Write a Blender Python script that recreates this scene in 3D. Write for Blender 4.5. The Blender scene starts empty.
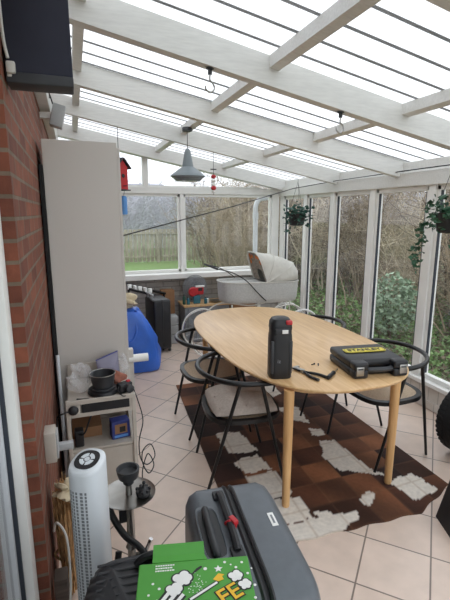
import bpy, bmesh, math, random
from mathutils import Vector, Matrix
R = math.radians
PI = math.pi
rnd = random.Random(7)
sc = bpy.context.scene
COL = sc.collection

# ------------------------------------------------------------------ helpers
def smooth_mesh(me, ang=40):
    me.shade_smooth()
    try:
        me.set_sharp_from_angle(angle=R(ang))
    except Exception:
        pass

class M:
    def __init__(s):
        s.bm = bmesh.new()
    def box(s, c, size, bev=0, seg=2, rot=None):
        r = bmesh.ops.create_cube(s.bm, size=1)
        vs = r['verts']
        for v in vs:
            v.co = Vector((v.co.x*size[0], v.co.y*size[1], v.co.z*size[2]))
        if bev:
            es = list({e for v in vs for e in v.link_edges})
            rb = bmesh.ops.bevel(s.bm, geom=es, offset=bev, segments=seg, profile=.5, affect='EDGES', clamp_overlap=True)
            vs = list({v for f in rb['faces'] for v in f.verts} | {v for v in vs if v.is_valid})
        m = Matrix.Translation(Vector(c))
        if rot is not None:
            m = m @ (rot if isinstance(rot, Matrix) else Matrix.Rotation(rot, 4, 'Z'))
        for v in vs:
            v.co = m @ v.co
        return s
    def rings(s, rings, cap0=True, cap1=True, closed=True):
        bm = s.bm
        vr = [[bm.verts.new(p) for p in r] for r in rings]
        for a, b in zip(vr, vr[1:]):
            n = len(a)
            for i in range(n if closed else n-1):
                j = (i+1) % n
                try: bm.faces.new((a[i], a[j], b[j], b[i]))
                except ValueError: pass
        if closed:
            if cap0:
                bm.faces.new(list(reversed(vr[0])))
            if cap1:
                bm.faces.new(vr[-1])
        return s
    def tube(s, pts, r, seg=8, closed=False):
        pts = [Vector(p) for p in pts]
        n = len(pts)
        rad = r if isinstance(r, (list, tuple)) else [r]*n
        tang = []
        for i in range(n):
            if closed:
                t = pts[(i+1) % n]-pts[i-1]
            else:
                t = pts[min(i+1, n-1)]-pts[max(i-1, 0)]
            tang.append(t.normalized() if t.length > 1e-9 else Vector((0, 0, 1)))
        up = Vector((0, 0, 1)) if abs(tang[0].z) < .9 else Vector((1, 0, 0))
        u = tang[0].cross(up).normalized()
        rs = []
        for i in range(n):
            u = (u-tang[i]*u.dot(tang[i]))
            u = u.normalized() if u.length > 1e-6 else tang[i].orthogonal().normalized()
            w = tang[i].cross(u)
            rs.append([pts[i]+(u*math.cos(2*PI*k/seg)+w*math.sin(2*PI*k/seg))*rad[i] for k in range(seg)])
        if closed:
            rs.append(rs[0])
            bm = s.bm
            vr = [[bm.verts.new(p) for p in q] for q in rs[:-1]]
            for a in range(n):
                A, B = vr[a], vr[(a+1) % n]
                for k in range(seg):
                    bm.faces.new((A[k], A[(k+1) % seg], B[(k+1) % seg], B[k]))
        else:
            s.rings(rs)
        return s
    def lathe(s, prof, c=(0, 0, 0), seg=24, mat=None, cap0=True, cap1=True):
        m = Matrix.Translation(Vector(c)) @ (mat or Matrix.Identity(4))
        rs = [[m @ Vector((max(r, 1e-4)*math.cos(2*PI*k/seg), max(r, 1e-4)*math.sin(2*PI*k/seg), z)) for k in range(seg)] for r, z in prof]
        return s.rings(rs, cap0, cap1)
    def prism(s, poly, z0, z1, mat=None):
        m = mat or Matrix.Identity(4)
        return s.rings([[m @ Vector((x, y, z0)) for x, y in poly], [m @ Vector((x, y, z1)) for x, y in poly]])
    def ball(s, c, r, seg=12, rings=8):
        if not isinstance(r, (tuple, list)): r = (r, r, r)
        ra = bmesh.ops.create_uvsphere(s.bm, u_segments=seg, v_segments=rings, radius=1)
        for v in ra['verts']:
            v.co = Vector((c[0]+v.co.x*r[0], c[1]+v.co.y*r[1], c[2]+v.co.z*r[2]))
        return s
    def quad(s, pts):
        s.bm.faces.new([s.bm.verts.new(p) for p in pts])
        return s
    def build(s, name, mat, parent=None, smooth=40, loc=None, fixn=True):
        if fixn:
            bmesh.ops.recalc_face_normals(s.bm, faces=s.bm.faces[:])
        me = bpy.data.meshes.new(name)
        s.bm.to_mesh(me); s.bm.free()
        if smooth: smooth_mesh(me, smooth)
        me.materials.append(mat)
        o = bpy.data.objects.new(name, me)
        COL.objects.link(o)
        if parent is not None: o.parent = parent
        if loc is not None: o.location = loc
        return o

def tag(o, label=None, cat=None, group=None, kind=None):
    if label: o['label'] = label
    if cat: o['category'] = cat
    if group: o['group'] = group
    if kind: o['kind'] = kind
    return o
def thing(name, label, cat, loc=(0, 0, 0), rz=0, group=None, kind=None):
    o = bpy.data.objects.new(name, None)
    COL.objects.link(o)
    o.empty_display_size = .1
    o.location = loc; o.rotation_euler = (0, 0, rz)
    return tag(o, label, cat, group, kind)
def copy_tree(o, parent=None):
    c = o.copy(); COL.objects.link(c)
    if parent is not None: c.parent = parent
    for ch in list(o.children): copy_tree(ch, c)
    return c
def superell(a, b, n=2.5, seg=48, cx=0, cy=0):
    out = []
    for k in range(seg):
        t = 2*PI*k/seg
        c, s_ = math.cos(t), math.sin(t)
        out.append((cx+a*math.copysign(abs(c)**(2/n), c), cy+b*math.copysign(abs(s_)**(2/n), s_)))
    return out
def arc(cx, cy, r, a0, a1, n):
    return [(cx+r*math.cos(R(a0+(a1-a0)*i/n)), cy+r*math.sin(R(a0+(a1-a0)*i/n))) for i in range(n+1)]
def smoothpath(pts, n=8):
    P = [Vector(p) for p in pts]; out = []
    for i in range(len(P)-1):
        p0, p1, p2, p3 = P[max(i-1, 0)], P[i], P[i+1], P[min(i+2, len(P)-1)]
        for k in range(n):
            t = k/n
            out.append(.5*((2*p1)+(p2-p0)*t+(2*p0-5*p1+4*p2-p3)*t*t+(3*p1-p0-3*p2+p3)*t**3))
    out.append(P[-1]); return out
def text_mesh(name, body, size, mat, parent, matrix, ext=.0006, sx=1, bold=0):
    cu = bpy.data.curves.new(name, 'FONT'); cu.body = body; cu.size = size; cu.extrude = ext
    cu.align_x = 'CENTER'; cu.align_y = 'CENTER'; cu.offset = bold; cu.resolution_u = 3
    t = bpy.data.objects.new(name+'_tmp', cu); COL.objects.link(t)
    dg = bpy.context.evaluated_depsgraph_get()
    me = bpy.data.meshes.new_from_object(t.evaluated_get(dg))
    bpy.data.objects.remove(t)
    me.transform(matrix @ Matrix.Diagonal((sx, 1, 1, 1)))
    me.materials.clear(); me.materials.append(mat)
    o = bpy.data.objects.new(name, me); COL.objects.link(o); o.parent = parent
    return o

# ------------------------------------------------------------------ materials
def srgb(r, g, b):
    f = lambda c: (c/255/12.92) if c/255 <= .04045 else ((c/255+.055)/1.055)**2.4
    return (f(r), f(g), f(b), 1)
def newmat(name):
    m = bpy.data.materials.new(name); m.use_nodes = True
    nt = m.node_tree
    return m, nt, nt.nodes['Principled BSDF'], nt.nodes['Material Output']
def mat(name, col, rough=.5, metal=0, var=.06, scale=12, bump=0, bscale=60, coat=0, spec=.5, stretch=None, trans=0, sheen=0):
    m, nt, b, out = newmat(name)
    N = nt.nodes.new; L = nt.links.new
    c = srgb(*col)
    tc = N('ShaderNodeTexCoord'); src = tc.outputs['Object']
    if stretch:
        mp = N('ShaderNodeMapping'); mp.inputs['Scale'].default_value = stretch
        L(src, mp.inputs['Vector']); src = mp.outputs['Vector']
    nz = N('ShaderNodeTexNoise'); nz.inputs['Scale'].default_value = scale; nz.inputs['Detail'].default_value = 4
    L(src, nz.inputs['Vector'])
    rp = N('ShaderNodeValToRGB')
    rp.color_ramp.elements[0].position = .3; rp.color_ramp.elements[1].position = .7
    rp.color_ramp.elements[0].color = tuple(max(0, x*(1-var*1.5)) for x in c[:3])+(1,)
    rp.color_ramp.elements[1].color = tuple(min(1, x*(1+var)) for x in c[:3])+(1,)
    L(nz.outputs['Fac'], rp.inputs['Fac']); L(rp.outputs['Color'], b.inputs['Base Color'])
    b.inputs['Roughness'].default_value = rough; b.inputs['Metallic'].default_value = metal
    b.inputs['Coat Weight'].default_value = coat
    b.inputs['Specular IOR Level'].default_value = spec
    if sheen: b.inputs['Sheen Weight'].default_value = sheen
    if bump:
        n2 = N('ShaderNodeTexNoise'); n2.inputs['Scale'].default_value = bscale; n2.inputs['Detail'].default_value = 3
        L(src, n2.inputs['Vector'])
        bp = N('ShaderNodeBump'); bp.inputs['Strength'].default_value = bump; bp.inputs['Distance'].default_value = .01
        L(n2.outputs['Fac'], bp.inputs['Height']); L(bp.outputs['Normal'], b.inputs['Normal'])
    return m
def brick_mat(name, c1, c2, mort, bw, rh, ms, kind='wall', rough=.85, bump=.6, offset=.5, loc=(0, 0, 0), noise=.35):
    m, nt, b, out = newmat(name)
    N = nt.nodes.new; L = nt.links.new
    tc = N('ShaderNodeTexCoord')
    if kind == 'wall':
        sp = N('ShaderNodeSeparateXYZ'); L(tc.outputs['Object'], sp.inputs[0])
        ad = N('ShaderNodeMath'); ad.operation = 'ADD'; L(sp.outputs[0], ad.inputs[0]); L(sp.outputs[1], ad.inputs[1])
        cb = N('ShaderNodeCombineXYZ'); L(ad.outputs[0], cb.inputs[0]); L(sp.outputs[2], cb.inputs[1])
        vec = cb.outputs[0]
    else:
        mp = N('ShaderNodeMapping'); mp.inputs['Rotation'].default_value = (0, 0, R(-45)); mp.inputs['Location'].default_value = loc
        L(tc.outputs['Object'], mp.inputs['Vector']); vec = mp.outputs['Vector']
    br = N('ShaderNodeTexBrick'); br.inputs['Scale'].default_value = 1
    br.offset = offset; br.squash = 1
    br.inputs['Brick Width'].default_value = bw; br.inputs['Row Height'].default_value = rh
    br.inputs['Mortar Size'].default_value = ms; br.inputs['Mortar Smooth'].default_value = .15
    br.inputs['Color1'].default_value = srgb(*c1); br.inputs['Color2'].default_value = srgb(*c2); br.inputs['Mortar'].default_value = srgb(*mort)
    L(vec, br.inputs['Vector'])
    nz = N('ShaderNodeTexNoise'); nz.inputs['Scale'].default_value = 14 if kind == 'wall' else 9; nz.inputs['Detail'].default_value = 6
    L(tc.outputs['Object'], nz.inputs['Vector'])
    rp = N('ShaderNodeValToRGB'); rp.color_ramp.elements[0].position = .25; rp.color_ramp.elements[1].position = .75
    rp.color_ramp.elements[0].color = (1-noise,)*3+(1,); rp.color_ramp.elements[1].color = (1, 1, 1, 1)
    L(nz.outputs['Fac'], rp.inputs['Fac'])
    mx = N('ShaderNodeMix'); mx.data_type = 'RGBA'; mx.blend_type = 'MULTIPLY'; mx.inputs[0].default_value = 1
    L(br.outputs['Color'], mx.inputs[6]); L(rp.outputs['Color'], mx.inputs[7])
    L(mx.outputs[2], b.inputs['Base Color'])
    b.inputs['Roughness'].default_value = rough
    iv = N('ShaderNodeMath'); iv.operation = 'SUBTRACT'; iv.inputs[0].default_value = 1; L(br.outputs['Fac'], iv.inputs[1])
    n3 = N('ShaderNodeTexNoise'); n3.inputs['Scale'].default_value = 80; L(tc.outputs['Object'], n3.inputs['Vector'])
    ma = N('ShaderNodeMath'); ma.operation = 'MULTIPLY_ADD'; ma.inputs[1].default_value = .25; L(n3.outputs['Fac'], ma.inputs[0]); L(iv.outputs[0], ma.inputs[2])
    bp = N('ShaderNodeBump'); bp.inputs['Strength'].default_value = bump; bp.inputs['Distance'].default_value = .008 if kind == 'wall' else .003
    L(ma.outputs[0], bp.inputs['Height']); L(bp.outputs['Normal'], b.inputs['Normal'])
    return m
def wood_mat(name, dark, light, axis='y', rough=.35, sc_=(30, 2.2, 30)):
    m, nt, b, out = newmat(name)
    N = nt.nodes.new; L = nt.links.new
    tc = N('ShaderNodeTexCoord'); mp = N('ShaderNodeMapping'); mp.inputs['Scale'].default_value = sc_
    L(tc.outputs['Object'], mp.inputs['Vector'])
    nz = N('ShaderNodeTexNoise'); nz.inputs['Scale'].default_value = 1.5; nz.inputs['Detail'].default_value = 6; nz.inputs['Distortion'].default_value = .6
    L(mp.outputs['Vector'], nz.inputs['Vector'])
    rp = N('ShaderNodeValToRGB'); rp.color_ramp.elements[0].position = .3; rp.color_ramp.elements[1].position = .72
    rp.color_ramp.elements[0].color = srgb(*dark); rp.color_ramp.elements[1].color = srgb(*light)
    L(nz.outputs['Fac'], rp.inputs['Fac']); L(rp.outputs['Color'], b.inputs['Base Color'])
    b.inputs['Roughness'].default_value = rough
    return m
def glass_mat(name, tint=(1, 1, 1), gloss=.06, dirt=.05):
    m = bpy.data.materials.new(name); m.use_nodes = True
    nt = m.node_tree; nt.nodes.clear(); N = nt.nodes.new; L = nt.links.new
    out = N('ShaderNodeOutputMaterial'); tr = N('ShaderNodeBsdfTransparent'); tr.inputs[0].default_value = tint+(1,)
    gl = N('ShaderNodeBsdfGlossy'); gl.inputs['Roughness'].default_value = .02
    lw = N('ShaderNodeLayerWeight'); lw.inputs[0].default_value = .5
    pw = N('ShaderNodeMath'); pw.operation = 'POWER'; pw.inputs[1].default_value = 5; L(lw.outputs['Facing'], pw.inputs[0])
    fr = N('ShaderNodeMath'); fr.operation = 'MULTIPLY_ADD'; fr.inputs[1].default_value = .6; fr.inputs[2].default_value = .02; L(pw.outputs[0], fr.inputs[0])
    mx = N('ShaderNodeMixShader'); L(fr.outputs[0], mx.inputs[0]); L(tr.outputs[0], mx.inputs[1]); L(gl.outputs[0], mx.inputs[2])
    df = N('ShaderNodeBsdfDiffuse'); df.inputs[0].default_value = (.7, .72, .72, 1)
    tc = N('ShaderNodeTexCoord'); nz = N('ShaderNodeTexNoise'); nz.inputs['Scale'].default_value = 3; nz.inputs['Detail'].default_value = 5
    L(tc.outputs['Object'], nz.inputs['Vector'])
    ml = N('ShaderNodeMath'); ml.operation = 'MULTIPLY'; ml.inputs[1].default_value = dirt; L(nz.outputs['Fac'], ml.inputs[0])
    m2 = N('ShaderNodeMixShader'); L(ml.outputs[0], m2.inputs[0]); L(mx.outputs[0], m2.inputs[1]); L(df.outputs[0], m2.inputs[2])
    L(m2.outputs[0], out.inputs[0])
    return m
def film_mat(name, col=(.85, .87, .9), a=.45):
    m = bpy.data.materials.new(name); m.use_nodes = True
    nt = m.node_tree; nt.nodes.clear(); N = nt.nodes.new; L = nt.links.new
    out = N('ShaderNodeOutputMaterial'); tr = N('ShaderNodeBsdfTransparent')
    pb = N('ShaderNodeBsdfPrincipled'); pb.inputs['Base Color'].default_value = col+(1,); pb.inputs['Roughness'].default_value = .2
    mx = N('ShaderNodeMixShader'); mx.inputs[0].default_value = a
    L(tr.outputs[0], mx.inputs[1]); L(pb.outputs[0], mx.inputs[2]); L(mx.outputs[0], out.inputs[0])
    return m
def sheet_mat(name, k=1.0):
    m = bpy.data.materials.new(name); m.use_nodes = True
    nt = m.node_tree; nt.nodes.clear(); N = nt.nodes.new; L = nt.links.new
    out = N('ShaderNodeOutputMaterial')
    tl = N('ShaderNodeBsdfTranslucent'); df = N('ShaderNodeBsdfDiffuse'); df.inputs[0].default_value = (.85, .85, .84, 1)
    tc = N('ShaderNodeTexCoord'); nz = N('ShaderNodeTexNoise'); nz.inputs['Scale'].default_value = 2.5; nz.inputs['Detail'].default_value = 5
    L(tc.outputs['Object'], nz.inputs['Vector'])
    rp = N('ShaderNodeValToRGB'); rp.color_ramp.elements[0].color = (.90*k, .91*k, .90*k, 1); rp.color_ramp.elements[1].color = (k, k, k, 1)
    rp.color_ramp.elements[0].position = .3; rp.color_ramp.elements[1].position = .6
    L(nz.outputs['Fac'], rp.inputs[0]); L(rp.outputs[0], tl.inputs[0])
    mx = N('ShaderNodeMixShader'); mx.inputs[0].default_value = .12
    L(tl.outputs[0], mx.inputs[1]); L(df.outputs[0], mx.inputs[2]); L(mx.outputs[0], out.inputs[0])
    return m

MT = {}
MT['white_wood'] = mat('white_paint', (236, 236, 232), .5, var=.03, scale=5, bump=.03, bscale=30)
MT['beam'] = mat('beam_paint', (220, 220, 216), .55, var=.05, scale=6, bump=.06, bscale=40, stretch=(2, 14, 14))
MT['sheet'] = sheet_mat('translucent_roof_sheet', .9)
MT['rib'] = sheet_mat('sheet_rib', .36)
MT['glass'] = glass_mat('window_glass')
MT['gasket'] = mat('rubber_gasket', (50, 56, 66), .6)
MT['brick'] = brick_mat('red_brick', (148, 86, 63), (116, 64, 48), (128, 111, 95), .228, .068, .007, noise=.4, loc=(0, 0, 0))
MT['greybrick'] = brick_mat('grey_painted_brick', (186, 182, 176), (170, 166, 162), (146, 143, 139), .228, .068, .006, noise=.3)
MT['lowtile'] = brick_mat('pale_wall_tile', (214, 208, 200), (204, 197, 188), (176, 170, 163), .105, .33, .004, offset=0, noise=.1, bump=.3, rough=.5)
MT['floor'] = brick_mat('beige_floor_tile', (228, 208, 193), (221, 200, 184), (138, 124, 114), .316, .3077, .0042, kind='floor', offset=0, loc=(-.174, .118, 0), rough=.32, noise=.14, bump=.5)
MT['black_metal'] = mat('black_powder_coat', (26, 26, 27), .35, var=.1, metal=.2)
MT['black_plastic'] = mat('black_plastic', (32, 33, 36), .45, var=.12, bump=.05, bscale=200)
MT['dark_plastic'] = mat('dark_grey_plastic', (52, 54, 57), .5, var=.1)
MT['oak'] = wood_mat('oak_veneer', (202, 161, 112), (226, 191, 143), rough=.32)
MT['oak_leg'] = wood_mat('oak_leg', (198, 152, 100), (222, 180, 126), rough=.4, sc_=(30, 30, 2.2))
MT['cab'] = mat('white_melamine', (200, 195, 188), .4, var=.015, scale=2)
MT['cream'] = mat('cream_metal', (190, 183, 172), .45, var=.04)
MT['navy'] = mat('navy_cloth_panel', (38, 40, 56), .75, var=.12, scale=6)
MT['charcoal'] = mat('charcoal_edge', (52, 54, 58), .6)
MT['cable_white'] = mat('white_cable', (205, 203, 196), .45)
MT['cable_black'] = mat('black_cable', (22, 22, 24), .5)
MT['grey_plastic'] = mat('grey_plastic', (172, 174, 175), .5, var=.04)
MT['fan_white'] = mat('white_gloss_plastic', (222, 228, 232), .3, var=.02, coat=.2)
MT['chrome'] = mat('chrome', (205, 205, 205), .16, metal=1, var=.05)
MT['steel'] = mat('brushed_steel', (170, 168, 164), .3, metal=1, var=.15)
MT['suit_grey'] = mat('grey_hard_shell', (92, 98, 104), .36, var=.06, scale=30, bump=.05, bscale=260)
MT['suit_dark'] = mat('charcoal_hard_shell', (50, 51, 54), .42, var=.1, bump=.04, bscale=200)
MT['green_card'] = mat('green_card', (74, 156, 54), .5, var=.04, scale=8)
MT['white_ink'] = mat('white_ink', (240, 240, 236), .5, var=.01)
MT['black_ink'] = mat('black_ink', (24, 24, 24), .5, var=.05)
MT['yellow_ink'] = mat('yellow_ink', (240, 190, 40), .5, var=.04)
MT['case_yellow'] = mat('label_yellow', (226, 208, 66), .45, var=.05)
MT['red'] = mat('red_plastic', (190, 40, 48), .4, var=.08)
MT['red_wood'] = mat('red_painted_wood', (190, 44, 48), .6, var=.1)
MT['roof_dark'] = mat('dark_roof_felt', (62, 62, 66), .8)
MT['blue_bag'] = mat('blue_woven_plastic', (46, 106, 210), .38, var=.12, scale=5, bump=.25, bscale=18, coat=.15)
MT['blue'] = mat('blue_print', (48, 60, 130), .5, var=.2, scale=30)
MT['lightblue'] = mat('light_blue_plastic', (92, 150, 214), .5)
MT['pram'] = mat('grey_pram_fabric', (190, 190, 186), .9, var=.08, scale=60, bump=.1, bscale=300)
MT['pram_white'] = mat('off_white_hood', (214, 212, 204), .8, var=.05, scale=20, bump=.1, bscale=90)
MT['pram_in'] = mat('orange_patterned_lining', (150, 140, 128), .9, var=.35, scale=40)
MT['orange'] = mat('orange_print', (214, 120, 50), .8, var=.2)
MT['rubber'] = mat('black_rubber', (24, 24, 25), .8, var=.15, bump=.3, bscale=60)
MT['lamp'] = mat('grey_enamel', (126, 136, 140), .4, var=.04)
MT['lamp_glass'] = mat('ribbed_lamp_glass', (120, 130, 138), .15, var=.1, scale=40)
MT['leaf'] = mat('ivy_leaf', (52, 92, 66), .55, var=.35, scale=18)
MT['leaf2'] = mat('ivy_leaf_blue', (44, 86, 74), .5, var=.3, scale=25)
MT['pot'] = mat('dark_pot', (42, 42, 44), .6)
MT['cushion'] = mat('taupe_cushion', (178, 166, 156), .95, var=.08, scale=80, bump=.15, bscale=300)
MT['cane'] = mat('woven_cane', (190, 168, 142), .7, var=.22, scale=160, bump=.4, bscale=300)
MT['film'] = film_mat('clear_plastic_film', (.85, .87, .9), .22)
MT['pouch'] = film_mat('plum_plastic_pouch', (.26, .25, .34), .8)
MT['straw'] = mat('straw', (190, 150, 104), .9, var=.3, scale=30)
MT['linen'] = mat('cream_cloth', (205, 190, 160), .9, var=.1)
MT['cardboard'] = mat('cardboard', (150, 112, 80), .85, var=.06)
MT['pink'] = mat('reddish_food', (168, 104, 84), .7, var=.3, scale=30)
MT['fence'] = mat('weathered_fence_board', (156, 150, 132), .85, var=.2, scale=3, stretch=(8, 8, 1))
MT['twig'] = mat('bare_twig_bark', (150, 136, 114), .9, var=.25, scale=3)
MT['twig_dark'] = mat('dark_twig_bark', (104, 92, 80), .9, var=.3, scale=3)
MT['twig_pale'] = mat('pale_twig_bark', (196, 184, 162), .9, var=.2, scale=3)
MT['twig_far'] = mat('haze_tinted_bark', (176, 176, 184), .9, var=.12, scale=1)  # pale grey-lilac puts distance haze into the far bark colour
MT['hedge_leaf'] = mat('evergreen_leaf', (96, 116, 84), .6, var=.4, scale=6)
MT['silver_leaf'] = mat('variegated_leaf', (150, 172, 144), .6, var=.3, scale=10)
MT['ivyground'] = mat('ground_ivy_leaf', (120, 152, 92), .6, var=.45, scale=7)
MT['dead_leaf'] = mat('dry_leaf_litter', (128, 116, 96), .8, var=.35, scale=9)
MT['rail'] = mat('weathered_rail', (142, 136, 126), .9, var=.2)
MT['pipe'] = mat('pale_grey_pipe', (206, 210, 214), .5, var=.03)
MT['brown_wood'] = mat('brown_shed_board', (92, 80, 72), .9, var=.25, scale=4, stretch=(1, 1, 10))
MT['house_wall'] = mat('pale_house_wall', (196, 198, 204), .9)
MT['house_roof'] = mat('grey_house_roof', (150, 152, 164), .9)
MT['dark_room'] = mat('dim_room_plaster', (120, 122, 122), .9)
MT['teal'] = mat('teal_bottle', (40, 110, 130), .4)
MT['greyf'] = mat('grey_crate_plastic', (136, 140, 144), .6, var=.1)

# ground (outdoor)
def ground_mat():
    m, nt, b, out = newmat('garden_ground'); N = nt.nodes.new; L = nt.links.new
    tc = N('ShaderNodeTexCoord')
    sp = N('ShaderNodeSeparateXYZ'); L(tc.outputs['Object'], sp.inputs[0])
    nz = N('ShaderNodeTexNoise'); nz.inputs['Scale'].default_value = 1.6; nz.inputs['Detail'].default_value = 8; L(tc.outputs['Object'], nz.inputs['Vector'])
    rp = N('ShaderNodeValToRGB')
    rp.color_ramp.elements[0].position = .38; rp.color_ramp.elements[0].color = srgb(92, 84, 70)
    rp.color_ramp.elements[1].position = .62; rp.color_ramp.elements[1].color = srgb(98, 112, 74)
    L(nz.outputs['Fac'], rp.inputs[0])
    n2 = N('ShaderNodeTexNoise'); n2.inputs['Scale'].default_value = 30; n2.inputs['Detail'].default_value = 4; L(tc.outputs['Object'], n2.inputs['Vector'])
    r2 = N('ShaderNodeValToRGB'); r2.color_ramp.elements[0].color = srgb(98, 126, 70); r2.color_ramp.elements[1].color = srgb(122, 150, 88)
    L(n2.outputs['Fac'], r2.inputs[0])
    # mown lawn beyond the back wall, bare bed along the right side
    a = N('ShaderNodeMath'); a.operation = 'MULTIPLY_ADD'; a.inputs[1].default_value = -.35; L(sp.outputs[1], a.inputs[0]); L(sp.outputs[0], a.inputs[2])
    ml = N('ShaderNodeMapRange'); ml.inputs[1].default_value = .6; ml.inputs[2].default_value = 1.4; ml.inputs[3].default_value = 1; ml.inputs[4].default_value = 0
    L(a.outputs[0], ml.inputs[0])
    mx = N('ShaderNodeMix'); mx.data_type = 'RGBA'; L(ml.outputs[0], mx.inputs[0]); L(rp.outputs[0], mx.inputs[6]); L(r2.outputs[0], mx.inputs[7])
    L(mx.outputs[2], b.inputs['Base Color']); b.inputs['Roughness'].default_value = .95
    bp = N('ShaderNodeBump'); bp.inputs['Strength'].default_value = .6; bp.inputs['Distance'].default_value = .03; L(n2.outputs['Fac'], bp.inputs['Height']); L(bp.outputs[0], b.inputs['Normal'])
    return m
MT['ground'] = ground_mat()
def hide_mat():
    m, nt, b, out = newmat('patchwork_cowhide'); N = nt.nodes.new; L = nt.links.new
    at = N('ShaderNodeAttribute'); at.attribute_name = 'hide'
    tc = N('ShaderNodeTexCoord'); nz = N('ShaderNodeTexNoise'); nz.inputs['Scale'].default_value = 40; nz.inputs['Detail'].default_value = 5; L(tc.outputs['Object'], nz.inputs['Vector'])
    rp = N('ShaderNodeValToRGB'); rp.color_ramp.elements[0].position = .3; rp.color_ramp.elements[1].position = .7
    rp.color_ramp.elements[0].color = (.82, .82, .82, 1); rp.color_ramp.elements[1].color = (1, 1, 1, 1); L(nz.outputs['Fac'], rp.inputs[0])
    mx = N('ShaderNodeMix'); mx.data_type = 'RGBA'; mx.blend_type = 'MULTIPLY'; mx.inputs[0].default_value = 1
    L(at.outputs['Color'], mx.inputs[6]); L(rp.outputs[0], mx.inputs[7]); L(mx.outputs[2], b.inputs['Base Color'])
    b.inputs['Roughness'].default_value = .75; b.inputs['Specular IOR Level'].default_value = .25
    return m
MT['hide'] = hide_mat()

# ------------------------------------------------------------------ the setting
XW = -.17; XR = 2.777; YB = 5.64; Z0 = 2.50; SL = -.195
Y0 = -2.2
def zroof(x, off=0): return Z0+SL*x+off
S = 'structure'
tag(M().box((1.2, 2.375, -.05), (4.2, 6.65, .1)).build('floor', MT['floor'], smooth=0), kind=S)
# outdoor ground
g = M(); g.quad([(-40, -10, -.06), (60, -10, -.06), (60, 70, -.06), (-40, 70, -.06)])
tag(g.build('garden_ground', MT['ground'], smooth=0), 'grassy garden ground outside the glazed walls', kind=S)
# brick house wall: thick pier beyond the door, recessed around the door
tag(M().box((XW-.30, (1.50+6.2)/2, 1.45), (.60, 4.70, 2.9)).build('wall_left', MT['brick'], smooth=0), kind=S)
tag(M().box((-.42, -.55, 1.45), (.30, 1.1, 2.9)).build('wall_house', MT['brick'], smooth=0), kind=S)
tag(M().box((-.42, .75, 2.50), (.30, 1.5, .8)).build('trim_1', MT['brick'], smooth=0), kind=S)
# glazed door beside the brick pier
d = thing('door_1', None, None, (0, 0, 0), kind=S)
dm = M(); dm.box((-.25, 1.452, 1.05), (.085, .09, 2.1), .006); dm.box((-.25, .35, 2.07), (.07, 2.1, .07)); dm.box((-.25, .35, .03), (.07, 2.1, .06))
dm.build('door_frame', MT['white_wood'], d)
M().box((-.254, 1.400, 1.05), (.036, .012, 1.96)).build('door_gasket', MT['gasket'], d)
dm = M(); dm.box((-.266, 1.380, 1.05), (.036, .026, 1.96), .004); dm.box((-.262, .35, 2.01), (.05, 2.0, .05)); dm.box((-.262, .35, .085), (.05, 2.0, .05))
dm.build('door_sash', MT['pipe'], d)
M().box((-.262, .35, 1.05), (.012, 1.98, 1.88)).build('door_pane', MT['glass'], d)
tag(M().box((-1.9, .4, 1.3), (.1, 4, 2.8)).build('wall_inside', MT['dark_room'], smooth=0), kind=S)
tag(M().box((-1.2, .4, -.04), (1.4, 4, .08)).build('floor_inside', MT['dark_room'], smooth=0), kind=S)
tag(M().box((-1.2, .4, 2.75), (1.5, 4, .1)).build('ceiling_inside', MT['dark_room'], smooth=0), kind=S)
# wall plate along the brick wall
tag(M().box((XW+.035, 3.75, 2.46), (.07, 4.5, .20), .005).build('trim_2', MT['beam'], smooth=0), kind=S)
tag(M().box((XW-.0, .25, 2.46), (.24, 2.5, .20), .005).build('trim_3', MT['beam'], smooth=0), kind=S)
# back low wall, sill
tag(M().box((1.30, YB+.07, .39), (3.1, .14, .82)).build('wall_back', MT['greybrick'], smooth=0), kind=S)
tag(M().box((1.32, YB-.02, .835), (2.95, .26, .07), .008).build('window_sill', MT['white_wood'], smooth=0), kind=S)
# low right wall and its sill
tag(M().box((XR+.06, 2.4, .105), (.12, 6.6, .21)).build('wall_right', MT['lowtile'], smooth=0), kind=S)
tag(M().box((XR+.05, 2.4, .225), (.16, 6.6, .035), .005).build('trim_4', MT['white_wood'], smooth=0), kind=S)
tag(M().box((XR-.009, 2.4, .045), (.018, 6.6, .07), .003).build('baseboard_right', MT['lowtile'], smooth=0), kind=S)
# right header beam under the rafters
tag(M().box((XR+.03, 2.4, 1.935), (.10, 6.6, .12), .005).build('trim_5', MT['beam'], smooth=0), kind=S)
tag(M().box((XR+.045, 2.4, 2.035), (.06, 6.6, .10), .004).build('trim_6', MT['beam'], smooth=0), kind=S)
# right posts and bays
posts = [5.56, 4.91, 4.30, 3.60, 2.85, 2.13, 1.40, .66, -.08, -.82]  # room cut short behind the camera, unseen open end lets in extra light
tn = 7
for i, y in enumerate(posts):
    w = .10 if i == 0 else .075
    tag(M().box((XR+.045, y, 1.06), (.09, w, 1.64), .004).build('trim_%d' % tn, MT['white_wood'], smooth=0), kind=S); tn += 1
wn = 1
for i in range(len(posts)-1):
    a, b = posts[i]-.0375, posts[i+1]+.0375
    if i == 0: a -= .0125
    root = thing('window_%d' % wn, None, None, (XR+.045, (a+b)/2, 0), kind=S); wn += 1
    L_ = a-b
    fm = M()
    for s_ in (-1, 1): fm.box((0, s_*(L_/2-.0185), 1.06), (.05, .035, 1.62), .003)
    fm.box((0, 0, .263), (.05, L_-.002, .04), .003); fm.box((0, 0, 1.855), (.05, L_-.002, .04), .003)
    fm.build('window_frame', MT['white_wood'], root, smooth=0)
    gm = M()
    for s_ in (-1, 1): gm.box((-.012, s_*(L_/2-.040), 1.06), (.022, .009, 1.54))
    gm.build('window_gasket', MT['gasket'], root, smooth=0)
    M().box((.005, 0, 1.06), (.008, L_-.075, 1.555)).build('pane', MT['glass'], root, smooth=0)
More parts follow.
